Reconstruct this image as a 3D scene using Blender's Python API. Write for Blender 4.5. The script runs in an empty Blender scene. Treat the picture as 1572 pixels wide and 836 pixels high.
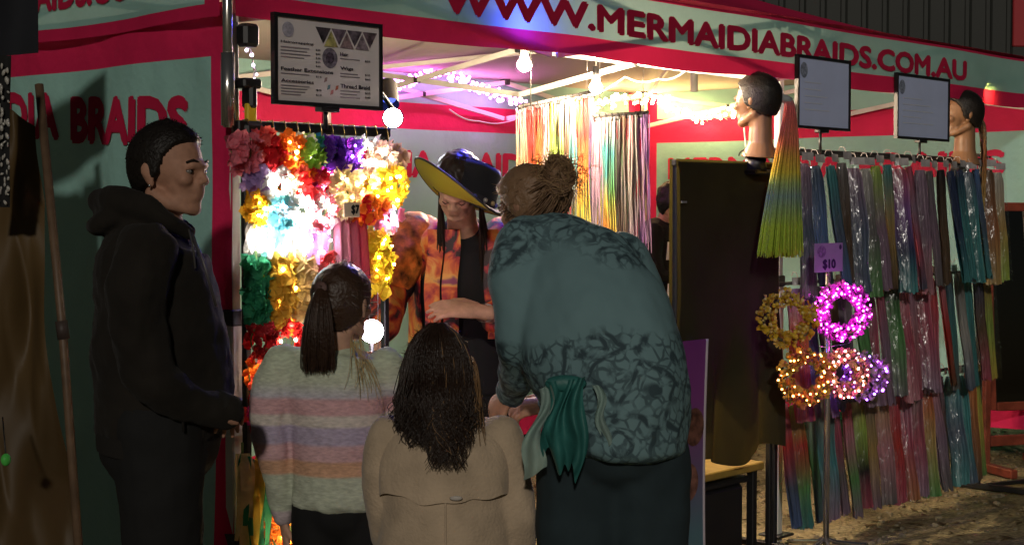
import bpy, bmesh, math, random
import numpy as np
from mathutils import Vector, Matrix, noise as mnoise

random.seed(7)
SC = bpy.context.scene
COL = SC.collection

# ------------------------------------------------------------------ camera
CAM_H = 1.53
CAM = Vector((-2.94, -3.77, CAM_H))
YAW = math.radians(41.9)
PITCH = math.radians(2.33)
FPX = 2411.0
cam_d = bpy.data.cameras.new('camera')
cam_d.sensor_width = 36.0
cam_d.lens = 36.0 * FPX / 1572.0
cam_d.clip_end = 400.0
cam = bpy.data.objects.new('camera', cam_d)
COL.objects.link(cam)
cam.location = CAM
cam.rotation_euler = (math.pi / 2 - PITCH, 0, YAW - math.pi / 2)
SC.camera = cam

# ------------------------------------------------------------------ world, sun, exposure
SUN_DIR = math.radians(41)      # heading the light travels towards, from +X
SUN_EL = math.radians(20)
w = bpy.data.worlds.new('World')
SC.world = w
w.use_nodes = True
nt = w.node_tree
sky = nt.nodes.new('ShaderNodeTexSky')
sky.sky_type = 'NISHITA'
sky.sun_disc = False
sky.sun_elevation = SUN_EL
sky.sun_rotation = math.pi / 2 - (SUN_DIR + math.pi)
nt.links.new(sky.outputs[0], nt.nodes['Background'].inputs[0])
nt.nodes['Background'].inputs[1].default_value = 0.0035
sun_d = bpy.data.lights.new('sun', 'SUN')
sun_d.energy = 0.72
sun_d.angle = math.radians(2.5)
sun_d.color = (1.0, 0.93, 0.82)
sun = bpy.data.objects.new('sun', sun_d)
COL.objects.link(sun)
tv = Vector((math.cos(SUN_DIR) * math.cos(SUN_EL), math.sin(SUN_DIR) * math.cos(SUN_EL), -math.sin(SUN_EL)))
sun.rotation_euler = tv.to_track_quat('-Z', 'Y').to_euler()
SC.view_settings.view_transform = 'Standard'
SC.view_settings.look = 'None'
SC.view_settings.exposure = 0.2
SC.view_settings.gamma = 1.0
SC.view_settings.use_curve_mapping = False
cy = SC.cycles
cy.use_denoising = True
cy.sample_clamp_indirect = 3.0
cy.sample_clamp_direct = 0.0
cy.max_bounces = 8
cy.diffuse_bounces = 3
cy.glossy_bounces = 3
cy.transmission_bounces = 4
cy.transparent_max_bounces = 24
cy.caustics_reflective = False
cy.caustics_refractive = False

# ------------------------------------------------------------------ frames
R3 = Vector((math.sin(YAW), -math.cos(YAW), 0))
D3 = Vector((math.cos(YAW), math.sin(YAW), 0))
Z3 = Vector((0, 0, 1))
FWD = D3 * math.cos(PITCH) - Z3 * math.sin(PITCH)
UPV = D3 * math.sin(PITCH) + Z3 * math.cos(PITCH)

def at(px, py, d):
    """the place in the scene d metres away, as sighted in the photograph"""
    v = FWD * FPX + R3 * (px - 786) + UPV * (418 - py)
    return CAM + v * (d / v.dot(D3))

def ppm(d):
    return FPX / d

def lerp(a, b, t):
    return a + (b - a) * t

def sstep(a, b, x):
    t = min(1, max(0, (x - a) / (b - a)))
    return t * t * (3 - 2 * t)

def rnd(a, b):
    return random.uniform(a, b)

# ------------------------------------------------------------------ materials
def srgb(r, g, b):
    f = lambda c: (c / 255 / 12.92) if c / 255 <= .04045 else ((c / 255 + .055) / 1.055) ** 2.4
    return (f(r), f(g), f(b))

def c4(c):
    return (c[0], c[1], c[2], 1.0)

MATS = {}
def mat(name, color, rough=.65, spec=.3, metal=0.0, var=None, bump=None, trans=0.0, tcol=None, emit=None, estr=0.0, sheen=0.0, coord='Object', alpha=None):
    if name in MATS:
        return MATS[name]
    m = bpy.data.materials.new(name)
    m.use_nodes = True
    nt = m.node_tree
    N, L = nt.nodes, nt.links
    b = N['Principled BSDF']
    b.inputs['Base Color'].default_value = c4(color)
    b.inputs['Roughness'].default_value = rough
    b.inputs['Specular IOR Level'].default_value = spec
    b.inputs['Metallic'].default_value = metal
    if sheen:
        b.inputs['Sheen Weight'].default_value = sheen
    tc = N.new('ShaderNodeTexCoord')
    if var:
        sc, amt = var[0], var[1]
        nz = N.new('ShaderNodeTexNoise')
        nz.inputs['Scale'].default_value = sc
        nz.inputs['Detail'].default_value = 5
        L.new(tc.outputs[coord], nz.inputs['Vector'])
        mr = N.new('ShaderNodeMapRange')
        mr.inputs[1].default_value = .3; mr.inputs[2].default_value = .7
        mr.inputs[3].default_value = 1 - amt; mr.inputs[4].default_value = 1 + amt
        L.new(nz.outputs[0], mr.inputs[0])
        mx = N.new('ShaderNodeVectorMath'); mx.operation = 'SCALE'
        mx.inputs[0].default_value = color
        L.new(mr.outputs[0], mx.inputs['Scale'])
        L.new(mx.outputs[0], b.inputs['Base Color'])
    if bump:
        nb = N.new('ShaderNodeTexNoise')
        nb.inputs['Scale'].default_value = bump[0]
        nb.inputs['Detail'].default_value = 4
        L.new(tc.outputs[coord], nb.inputs['Vector'])
        bp = N.new('ShaderNodeBump')
        bp.inputs['Strength'].default_value = bump[1]
        bp.inputs['Distance'].default_value = bump[2] if len(bump) > 2 else .01
        L.new(nb.outputs[0], bp.inputs['Height'])
        L.new(bp.outputs[0], b.inputs['Normal'])
    if emit:
        b.inputs['Emission Color'].default_value = c4(emit)
        b.inputs['Emission Strength'].default_value = estr
    if trans:
        t = N.new('ShaderNodeBsdfTranslucent')
        t.inputs[0].default_value = c4(tcol or color)
        ms = N.new('ShaderNodeMixShader')
        ms.inputs[0].default_value = trans
        L.new(b.outputs[0], ms.inputs[1]); L.new(t.outputs[0], ms.inputs[2])
        L.new(ms.outputs[0], N['Material Output'].inputs['Surface'])
    MATS[name] = m
    return m

def ramp_mat(name, stops, axis='Z', coord='Generated', rough=.45, spec=.4, trans=0.0, fiber=0.0, fscale=(300, 300, 6), jitter=0.0, flip=False):
    """colour runs along one axis of the thing; fine fibre relief"""
    if name in MATS:
        return MATS[name]
    m = bpy.data.materials.new(name)
    m.use_nodes = True
    N, L = m.node_tree.nodes, m.node_tree.links
    b = N['Principled BSDF']
    b.inputs['Roughness'].default_value = rough
    b.inputs['Specular IOR Level'].default_value = spec
    tc = N.new('ShaderNodeTexCoord')
    sp = N.new('ShaderNodeSeparateXYZ')
    L.new(tc.outputs[coord], sp.inputs[0])
    src = sp.outputs[axis]
    if jitter:
        nz = N.new('ShaderNodeTexNoise'); nz.inputs['Scale'].default_value = 5
        L.new(tc.outputs['Object'], nz.inputs['Vector'])
        ma = N.new('ShaderNodeMath'); ma.operation = 'MULTIPLY_ADD'
        L.new(nz.outputs[0], ma.inputs[0]); ma.inputs[1].default_value = jitter
        ad = N.new('ShaderNodeMath'); ad.operation = 'SUBTRACT'
        L.new(src, ad.inputs[0]); ad.inputs[1].default_value = jitter * .5
        L.new(ad.outputs[0], ma.inputs[2])
        src = ma.outputs[0]
    cr = N.new('ShaderNodeValToRGB')
    el = cr.color_ramp.elements
    while len(el) < len(stops):
        el.new(.5)
    for e, (p, c) in zip(el, stops):
        e.position = p; e.color = c4(c)
    L.new(src, cr.inputs[0])
    col = cr.outputs[0]
    if fiber:
        mp = N.new('ShaderNodeMapping')
        mp.inputs['Scale'].default_value = fscale
        L.new(tc.outputs['Object'], mp.inputs[0])
        nf = N.new('ShaderNodeTexNoise'); nf.inputs['Scale'].default_value = 1; nf.inputs['Detail'].default_value = 3
        L.new(mp.outputs[0], nf.inputs['Vector'])
        mr = N.new('ShaderNodeMapRange')
        mr.inputs[1].default_value = .3; mr.inputs[2].default_value = .7
        mr.inputs[3].default_value = 1 - fiber; mr.inputs[4].default_value = 1 + fiber
        L.new(nf.outputs[0], mr.inputs[0])
        mx = N.new('ShaderNodeVectorMath'); mx.operation = 'SCALE'
        L.new(col, mx.inputs[0]); L.new(mr.outputs[0], mx.inputs['Scale'])
        col = mx.outputs[0]
        bp = N.new('ShaderNodeBump'); bp.inputs['Strength'].default_value = .5; bp.inputs['Distance'].default_value = .004
        L.new(nf.outputs[0], bp.inputs['Height']); L.new(bp.outputs[0], b.inputs['Normal'])
    L.new(col, b.inputs['Base Color'])
    if trans:
        t = N.new('ShaderNodeBsdfTranslucent')
        L.new(col, t.inputs[0])
        ms = N.new('ShaderNodeMixShader'); ms.inputs[0].default_value = trans
        L.new(b.outputs[0], ms.inputs[1]); L.new(t.outputs[0], ms.inputs[2])
        L.new(ms.outputs[0], N['Material Output'].inputs['Surface'])
    MATS[name] = m
    return m

def glow(name, color, strength):
    if name in MATS:
        return MATS[name]
    m = bpy.data.materials.new(name)
    m.use_nodes = True
    N, L = m.node_tree.nodes, m.node_tree.links
    N.remove(N['Principled BSDF'])
    e = N.new('ShaderNodeEmission')
    e.inputs[0].default_value = c4(color); e.inputs[1].default_value = strength
    L.new(e.outputs[0], N['Material Output'].inputs['Surface'])
    MATS[name] = m
    return m

def plastic_film(name):
    if name in MATS:
        return MATS[name]
    m = bpy.data.materials.new(name)
    m.use_nodes = True
    N, L = m.node_tree.nodes, m.node_tree.links
    N.remove(N['Principled BSDF'])
    tr = N.new('ShaderNodeBsdfTransparent'); tr.inputs[0].default_value = (.97, .97, .97, 1)
    gl = N.new('ShaderNodeBsdfGlossy'); gl.inputs['Roughness'].default_value = .2
    tc = N.new('ShaderNodeTexCoord')
    nz = N.new('ShaderNodeTexNoise'); nz.inputs['Scale'].default_value = 38; nz.inputs['Detail'].default_value = 3
    mp = N.new('ShaderNodeMapping'); mp.inputs['Scale'].default_value = (1, 1, .35)
    L.new(tc.outputs['Object'], mp.inputs[0]); L.new(mp.outputs[0], nz.inputs['Vector'])
    bp = N.new('ShaderNodeBump'); bp.inputs['Strength'].default_value = .8; bp.inputs['Distance'].default_value = .012
    L.new(nz.outputs[0], bp.inputs['Height']); L.new(bp.outputs[0], gl.inputs['Normal'])
    ms = N.new('ShaderNodeMixShader'); ms.inputs[0].default_value = .06
    L.new(tr.outputs[0], ms.inputs[1]); L.new(gl.outputs[0], ms.inputs[2])
    L.new(ms.outputs[0], N['Material Output'].inputs['Surface'])
    MATS[name] = m
    return m

# ------------------------------------------------------------------ mesh building
def frame_from(t, ref=None):
    t = t.normalized()
    ref = ref or Vector((0, 0, 1))
    if abs(t.dot(ref)) > .98:
        ref = Vector((1, 0, 0)) if abs(t.x) < .9 else Vector((0, 1, 0))
    s = t.cross(ref).normalized()
    u = s.cross(t).normalized()
    return t, s, u

class MB:
    def __init__(self):
        self.v = []; self.f = []; self.m = []
    def add(self, vs, fs, mi=0):
        o = len(self.v)
        self.v.extend([tuple(p) for p in vs])
        self.f.extend([tuple(i + o for i in f) for f in fs])
        self.m.extend([mi] * len(fs))
    def box(self, c, s, ax=None, mi=0, bev=0.0):
        """c centre, s full sizes along ax (three vectors)"""
        c = Vector(c)
        X, Y, Z = ax or (Vector((1, 0, 0)), Vector((0, 1, 0)), Vector((0, 0, 1)))
        hx, hy, hz = s[0] / 2, s[1] / 2, s[2] / 2
        if bev <= 0:
            vs = [c + X * (hx * i) + Y * (hy * j) + Z * (hz * k) for k in (-1, 1) for j in (-1, 1) for i in (-1, 1)]
            fs = [(0, 2, 3, 1), (4, 5, 7, 6), (0, 1, 5, 4), (2, 6, 7, 3), (0, 4, 6, 2), (1, 3, 7, 5)]
            self.add(vs, fs, mi)
            return
        # chamfered box: octagonal-ish by taking 24 points
        vs = []; idx = {}
        for k in (-1, 1):
            for j in (-1, 1):
                for i in (-1, 1):
                    for a in range(3):
                        q = [hx * i, hy * j, hz * k]
                        for b in range(3):
                            if b != a:
                                q[b] -= bev * (i, j, k)[b]
                        idx[(i, j, k, a)] = len(vs)
                        vs.append(c + X * q[0] + Y * q[1] + Z * q[2])
        fs = []
        S = (-1, 1)
        for s_ in S:
            for a, loop in ((0, [(-1, -1), (1, -1), (1, 1), (-1, 1)]), (1, [(-1, -1), (-1, 1), (1, 1), (1, -1)]), (2, [(-1, -1), (1, -1), (1, 1), (-1, 1)])):
                q = []
                for (p, r) in loop:
                    key = {0: (s_, p, r), 1: (p, s_, r), 2: (p, r, s_)}[a]
                    q.append(idx[key + (a,)])
                fs.append(tuple(q if s_ > 0 else q[::-1]))
        for i in S:
            for j in S:
                for k in S:
                    t = (idx[(i, j, k, 0)], idx[(i, j, k, 1)], idx[(i, j, k, 2)])
                    fs.append(t if i * j * k > 0 else t[::-1])
        for a in range(3):
            o1, o2 = [q for q in range(3) if q != a]
            for p in S:
                for r in S:
                    k1 = [0, 0, 0]; k2 = [0, 0, 0]
                    k1[a] = -1; k2[a] = 1
                    k1[o1] = k2[o1] = p; k1[o2] = k2[o2] = r
                    fs.append((idx[tuple(k1) + (o1,)], idx[tuple(k2) + (o1,)], idx[tuple(k2) + (o2,)], idx[tuple(k1) + (o2,)]))
        self.add(vs, fs, mi)
    def bar(self, a, b, wd, ht, mi=0, ref=None):
        a, b = Vector(a), Vector(b)
        t, s, u = frame_from(b - a, ref)
        self.box((a + b) / 2, ((b - a).length, wd, ht), (t, s, u), mi, bev=min(wd, ht) * .12)
    def tube(self, pts, rad, n=10, mi=0, cap=True, ref=None, closed=False, dome=False, dk=1.0):
        """rad: number, list of numbers, or list of (rs, ru) pairs"""
        pts = [Vector(p) for p in pts]
        k = len(pts)
        if not isinstance(rad, (list, tuple)):
            rad = [rad] * k
        rad = [(r, r) if not isinstance(r, (list, tuple)) else r for r in rad]
        if dome:
            a, b = pts[0], pts[-1]
            ta = (pts[0] - pts[1]).normalized(); tb = (pts[-1] - pts[-2]).normalized()
            ra, rb = rad[0], rad[-1]
            ma, mb_ = min(ra) * dk, min(rb) * dk
            pre = [(a + ta * ma * math.sin(q), (ra[0] * math.cos(q), ra[1] * math.cos(q))) for q in (1.35, .9, .45)]
            post = [(b + tb * mb_ * math.sin(q), (rb[0] * math.cos(q), rb[1] * math.cos(q))) for q in (.45, .9, 1.35)]
            pts = [p[0] for p in pre] + pts + [p[0] for p in post]
            rad = [p[1] for p in pre] + list(rad) + [p[1] for p in post]
            k = len(pts)
        vs = []; fs = []
        ps = None
        for i in range(k):
            if closed:
                t = pts[(i + 1) % k] - pts[i - 1]
            else:
                t = pts[min(i + 1, k - 1)] - pts[max(i - 1, 0)]
            if t.length < 1e-9:
                t = Vector((0, 0, 1))
            if ref is not None:
                t_, s, u = frame_from(t, ref)
            elif ps is None:
                t_, s, u = frame_from(t)
            else:
                t_ = t.normalized()
                s = (ps - t_ * ps.dot(t_)).normalized()
                u = s.cross(t_)
            ps = s
            rs, ru = rad[i]
            for j in range(n):
                an = 2 * math.pi * j / n
                vs.append(pts[i] + s * (rs * math.cos(an)) + u * (ru * math.sin(an)))
        rng = k if closed else k - 1
        for i in range(rng):
            for j in range(n):
                a = i * n + j; b = i * n + (j + 1) % n
                c = ((i + 1) % k) * n + (j + 1) % n; d = ((i + 1) % k) * n + j
                fs.append((a, b, c, d))
        if cap and not closed:
            fs.append(tuple(range(n))[::-1])
            fs.append(tuple((k - 1) * n + j for j in range(n)))
        self.add(vs, fs, mi)
    def ell(self, c, r, ax=None, nu=16, nv=10, mi=0):
        c = Vector(c)
        X, Y, Z = ax or (Vector((1, 0, 0)), Vector((0, 1, 0)), Vector((0, 0, 1)))
        if not isinstance(r, (list, tuple)):
            r = (r, r, r)
        vs = [c + Z * r[2]]
        for i in range(1, nv):
            th = math.pi * i / nv
            for j in range(nu):
                ph = 2 * math.pi * j / nu
                vs.append(c + X * (r[0] * math.sin(th) * math.cos(ph)) + Y * (r[1] * math.sin(th) * math.sin(ph)) + Z * (r[2] * math.cos(th)))
        vs.append(c - Z * r[2])
        fs = []
        for j in range(nu):
            fs.append((0, 1 + j, 1 + (j + 1) % nu))
            for i in range(nv - 2):
                a = 1 + i * nu + j; b = 1 + i * nu + (j + 1) % nu
                fs.append((a, a + nu, b + nu, b))
            fs.append((len(vs) - 1, 1 + (nv - 2) * nu + (j + 1) % nu, 1 + (nv - 2) * nu + j))
        self.add(vs, fs, mi)
    def grid(self, fn, us, vs_, mi=0, mfn=None):
        vs = [fn(u, v) for v in vs_ for u in us]
        nu = len(us)
        o = len(self.v)
        self.v.extend([tuple(p) for p in vs])
        for j in range(len(vs_) - 1):
            for i in range(nu - 1):
                a = o + j * nu + i
                self.f.append((a, a + 1, a + nu + 1, a + nu))
                self.m.append(mfn((us[i] + us[i + 1]) / 2, (vs_[j] + vs_[j + 1]) / 2) if mfn else mi)
    def petal_flower(self, c, nrm, r, n=6, cup=.35, mi=0):
        c = Vector(c)
        t, s, u = frame_from(nrm, Vector((rnd(-1, 1), rnd(-1, 1), rnd(-1, 1))).normalized())
        a0 = rnd(0, 6.28)
        for i in range(n):
            a = a0 + 6.283 * i / n + rnd(-.15, .15)
            d = s * math.cos(a) + u * math.sin(a)
            e = t.cross(d)
            rr = r * rnd(.8, 1.15)
            w_ = rr * .95 * math.pi / n
            cu = cup * rnd(.5, 1.5)
            p0 = c
            p1 = c + d * rr * .6 + e * w_ + t * rr * cu * .4
            p2 = c + d * rr + t * rr * cu
            p3 = c + d * rr * .6 - e * w_ + t * rr * cu * .4
            pm = c + d * rr * .62 + t * rr * cu * .15
            self.add([p0, p1, p2, p3, pm], [(0, 1, 4), (1, 2, 4), (2, 3, 4), (3, 0, 4)], mi)
    def mesh(self, name, off=Vector((0, 0, 0)), smooth=True):
        me = bpy.data.meshes.new(name)
        v = np.array(self.v, dtype=float) - np.array(off)
        me.from_pydata(v.tolist(), [], self.f)
        if any(self.m):
            me.polygons.foreach_set('material_index', self.m)
        if smooth:
            me.polygons.foreach_set('use_smooth', [True] * len(me.polygons))
        me.update()
        return me

BASE = {}
def thing(name, label, cat, base, group=None):
    o = bpy.data.objects.new(name, None)
    o.empty_display_size = .1
    COL.objects.link(o)
    o.location = base
    o['label'] = label; o['category'] = cat
    if group:
        o['group'] = group
    BASE[o] = Vector(base)
    return o

def link_mesh(name, me, mats, parent=None, base=None):
    o = bpy.data.objects.new(name, me)
    COL.objects.link(o)
    if not isinstance(mats, (list, tuple)):
        mats = [mats]
    if len(me.materials) == 0:
        for m in mats:
            me.materials.append(m)
    if parent is not None:
        o.parent = parent
        BASE[o] = BASE[parent]
    else:
        o.location = base or (0, 0, 0)
        BASE[o] = Vector(base or (0, 0, 0))
    return o

def part(name, mb, mats, parent, smooth=True, kind=None, label=None):
    o = link_mesh(name, mb.mesh(name, BASE[parent], smooth), mats, parent)
    if kind:
        o['kind'] = kind
    if label:
        o['label'] = label
    return o

def solo(name, mb, mats, label, cat, base, group=None, smooth=True, kind=None):
    o = link_mesh(name, mb.mesh(name, Vector(base), smooth), mats, None, base)
    if label:
        o['label'] = label
    if cat:
        o['category'] = cat
    if group:
        o['group'] = group
    if kind:
        o['kind'] = kind
    return o

def remeshed(mb, voxel, smooth=4, fac=.5, disp=None, off=Vector((0, 0, 0)), name='m'):
    """union of the shapes as one continuous skin"""
    me = mb.mesh(name, off)
    o = bpy.data.objects.new('tmp', me)
    COL.objects.link(o)
    r = o.modifiers.new('r', 'REMESH'); r.mode = 'VOXEL'; r.voxel_size = voxel; r.use_smooth_shade = True
    if smooth:
        s = o.modifiers.new('s', 'SMOOTH'); s.factor = fac; s.iterations = smooth
    if disp:
        for k, (sc, st) in enumerate(disp):
            tx = bpy.data.textures.new('folds', 'CLOUDS'); tx.noise_scale = sc; tx.noise_depth = 2
            dm = o.modifiers.new('d%d' % k, 'DISPLACE'); dm.texture = tx; dm.strength = st; dm.mid_level = .5
            dm.texture_coords = 'LOCAL'
    dg = bpy.context.evaluated_depsgraph_get()
    out = bpy.data.meshes.new_from_object(o.evaluated_get(dg))
    out.materials.clear()
    bpy.data.objects.remove(o)
    out.polygons.foreach_set('use_smooth', [True] * len(out.polygons))
    out.name = name
    return out

def rpart(name, mb, mats, parent, voxel, smooth=4, disp=None, label=None):
    me = remeshed(mb, voxel, smooth, disp=disp, off=BASE[parent], name=name)
    o = link_mesh(name, me, mats, parent)
    if label:
        o['label'] = label
    return o

def text_geo(body, bold=.0, spacing=1.0):
    """outline letters in Blender's own font -> 2D verts and faces, x from 0, cap height about 0.7"""
    cu = bpy.data.curves.new('t', 'FONT')
    cu.body = body; cu.size = 1.0; cu.offset = bold; cu.space_character = spacing
    cu.resolution_u = 3
    o = bpy.data.objects.new('t', cu)
    COL.objects.link(o)
    dg = bpy.context.evaluated_depsgraph_get()
    me = bpy.data.meshes.new_from_object(o.evaluated_get(dg))
    bpy.data.objects.remove(o)
    bm = bmesh.new(); bm.from_mesh(me)
    bmesh.ops.triangulate(bm, faces=bm.faces[:])
    vs = [(v.co.x, v.co.y) for v in bm.verts]
    fs = [tuple(v.index for v in f.verts) for f in bm.faces]
    bm.free(); bpy.data.meshes.remove(me)
    x0 = min(v[0] for v in vs); x1 = max(v[0] for v in vs)
    y0 = min(v[1] for v in vs); y1 = max(v[1] for v in vs)
    return vs, fs, (x0, x1, y0, y1)

def lettering(mb, body, fn, u0, u1, v0, v1, bold=0.0, spacing=1.0, mi=0):
    """stretch the text into the u,v box and lay it on the surface fn"""
    vs, fs, (x0, x1, y0, y1) = text_geo(body, 0.0, spacing)
    s = bold
    um, vm, e = (u0 + u1) / 2, (v0 + v1) / 2, 1e-3
    nrm = (fn(um + e, vm) - fn(um, vm)).cross(fn(um, vm + e) - fn(um, vm)).normalized()
    x0 -= s; x1 += s; y0 -= s; y1 += s
    for k, (dx, dy) in enumerate(((0, 0), (-s, 0), (s, 0), (0, -s), (0, s), (-.7 * s, .7 * s), (.7 * s, -.7 * s))):
        P = [fn(u0 + (x + dx - x0) / (x1 - x0) * (u1 - u0), v0 + (y + dy - y0) / (y1 - y0) * (v1 - v0)) + nrm * (.00035 * k * min(1, (v1 - v0) * 12)) for x, y in vs]
        mb.add(P, fs, mi)

def lin(a, b, n):
    return [a + (b - a) * i / n for i in range(n + 1)]

def merge_sorted(*ls):
    s = sorted(set(round(x, 5) for l in ls for x in l))
    return s

# ================================================================== SETTING
def ground_mat():
    m = bpy.data.materials.new('dirt_ground')
    m.use_nodes = True
    N, L = m.node_tree.nodes, m.node_tree.links
    b = N['Principled BSDF']; b.inputs['Roughness'].default_value = .95; b.inputs['Specular IOR Level'].default_value = .15
    tc = N.new('ShaderNodeTexCoord')
    n1 = N.new('ShaderNodeTexNoise'); n1.inputs['Scale'].default_value = 1.6; n1.inputs['Detail'].default_value = 8
    n2 = N.new('ShaderNodeTexNoise'); n2.inputs['Scale'].default_value = 42; n2.inputs['Detail'].default_value = 6
    L.new(tc.outputs['Object'], n1.inputs['Vector']); L.new(tc.outputs['Object'], n2.inputs['Vector'])
    r1 = N.new('ShaderNodeValToRGB')
    e = r1.color_ramp.elements
    e[0].position = .36; e[0].color = (.12, .105, .055, 1)
    e[1].position = .62; e[1].color = (.42, .36, .19, 1)
    L.new(n1.outputs[0], r1.inputs[0])
    mr = N.new('ShaderNodeMapRange'); mr.inputs[1].default_value = .3; mr.inputs[2].default_value = .7
    mr.inputs[3].default_value = .5; mr.inputs[4].default_value = 1.35
    L.new(n2.outputs[0], mr.inputs[0])
    sc = N.new('ShaderNodeVectorMath'); sc.operation = 'SCALE'
    L.new(r1.outputs[0], sc.inputs[0]); L.new(mr.outputs[0], sc.inputs['Scale'])
    L.new(sc.outputs[0], b.inputs['Base Color'])
    bp = N.new('ShaderNodeBump'); bp.inputs['Strength'].default_value = .9; bp.inputs['Distance'].default_value = .02
    L.new(n2.outputs[0], bp.inputs['Height']); L.new(bp.outputs[0], b.inputs['Normal'])
    return m

g = MB()
def gz(x, y):
    return .03 * mnoise.noise(Vector((x * .5, y * .5, 0))) + .014 * mnoise.noise(Vector((x * 2.3, y * 2.3, 4)))
us = merge_sorted([-150, -60, -25, -12], lin(-6, 14, 90), [20, 40, 80, 150])
vs_ = merge_sorted([-150, -60, -25, -12], lin(-6, 12, 80), [20, 40, 80, 150])
g.grid(lambda u, v: (u, v, gz(u, v) if -6 < u < 14 and -6 < v < 12 else 0), us, vs_)
solo('ground', g, ground_mat(), None, None, (0, 0, 0), kind='structure')

# loose gravel and leaf litter where the ground can be seen
st = MB()
stone_m = mat('gravel_stone', (.22, .19, .12), rough=.9, var=(30, .5))
leaf_m = mat('dry_litter', (.10, .07, .025), rough=.9, var=(30, .5))
for i in range(5200):
    x = rnd(1.5, 8.2); y = rnd(-1.6, 2.8)
    r = random.choice([.004, .006, .008, .012, .017]) * rnd(.7, 1.3)
    z = gz(x, y)
    a = rnd(0, 6.28)
    if random.random() < .35:
        l, wd = r * 3.0, r * .9
        dx, dy = math.cos(a), math.sin(a)
        st.add([(x - dx * l, y - dy * l, z + .003), (x + dy * wd, y - dx * wd, z + .006 + r * .2), (x + dx * l, y + dy * l, z + .005 + r * .3), (x - dy * wd, y + dx * wd, z + .009)], [(0, 1, 2, 3)], 1)
    else:
        st.ell((x, y, z + r * .25), (r * rnd(.7, 1.3), r * rnd(.7, 1.2), r * .6), nu=5, nv=3)
solo('gravel', st, [stone_m, leaf_m], 'loose gravel and dry litter scattered over the dirt ground', 'gravel', (0, 0, 0), kind='stuff', smooth=False)

# grey clad shed behind the stall
shed = thing('shed', 'grey ribbed metal shed behind the stall roof at top right', 'building', (13.6, 6.2, 0))
clad = mat('shed_cladding', (.038, .038, .035), rough=.6, spec=.35, var=(.8, .12))
ang = math.radians(8)
sx, sy = R3, D3
so = CAM + D3 * 19 - R3 * 1.5 - Z3 * CAM_H
core = MB()
core.box(so + sx * 8 + sy * 2.1 + Z3 * 2.9, (16, 4, 5.8), (sx, sy, Z3))
part('wall', core, clad, shed, smooth=False)
rib_me = None
for i in range(64):
    if rib_me is None:
        rm = MB()
        rm.box(so + sx * .13 + sy * .085 + Z3 * 2.9, (.2, .05, 5.8), (sx, sy, Z3), bev=.02)
        o = part('cladding_panel', rm, clad, shed, smooth=False); rib_me = o.data
    else:
        o = link_mesh('cladding_panel', rib_me, clad, shed)
        o.location = sx * (.25 * i)
rf = MB()
rf.box(so + sx * 8 + sy * 2.0 + Z3 * 5.9, (16.6, 4.8, .16), (sx, sy, Z3))
part('roof', rf, mat('shed_roof', (.16, .16, .16), rough=.5), shed, smooth=False)
red_sign = mat('red_sign_sheet', (.42, .03, .04), rough=.55)
# red panel fixed on the shed
ps = at(1606, 20, 14.5)
sp_ = MB(); sp_.box(Vector((ps.x, ps.y, ps.z)), (.62, .05, .62), (R3, D3, Z3), bev=.01)
spt = MB(); spt.tube([(ps.x + .03, ps.y + .03, 0), (ps.x + .03, ps.y + .03, ps.z - .2)], .035, n=10)
rs = thing('street_sign', 'plain red sign panel on a post beyond the stall, top right edge', 'sign', (ps.x, ps.y, 0))
part('panel', sp_, red_sign, rs, smooth=False); part('post', spt, mat('galv', (.4, .4, .4), metal=.8, rough=.4), rs)

# ================================================================== GAZEBO
VB, VT = 2.10, 2.36          # valance bottom, eave
RED = (.60, .016, .085)
TEAL = (.28, .50, .45)
red_f = mat('gazebo_red_fabric', RED, rough=.75, spec=.25, var=(2, .18), bump=(9, .35, .02), trans=.07, tcol=(.6, .02, .08))
teal_f = mat('gazebo_teal_fabric', TEAL, rough=.75, spec=.25, var=(1.8, .15), bump=(9, .35, .02), trans=.07, tcol=(.42, .60, .55))
red_w = mat('wall_red_fabric', RED, rough=.75, spec=.25, var=(2, .18), bump=(7, .45, .03), trans=.015)
teal_w = mat('wall_teal_fabric', TEAL, rough=.75, spec=.25, var=(1.6, .16), bump=(7, .45, .03), trans=.015)
let_f = mat('gazebo_lettering', (.52, .012, .06), rough=.7, var=(8, .12), trans=.06, tcol=(.6, .02, .08))
lining_f = mat('roof_lining', (.44, .39, .35), rough=.8, var=(2, .08), trans=.12)
alu = mat('white_enamel_pole', (.62, .60, .55), rough=.38, spec=.5, var=(7, .12))
steel = mat('chromed_leg', (.66, .64, .6), rough=.22, metal=.9, var=(9, .15))
black_pl = mat('black_plastic', (.012, .012, .013), rough=.42, spec=.45)
gz_t = thing('market_gazebo', 'red and teal pop-up market stall gazebo with printed valance and side walls', 'gazebo', (3, 1.5, 0))

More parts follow.
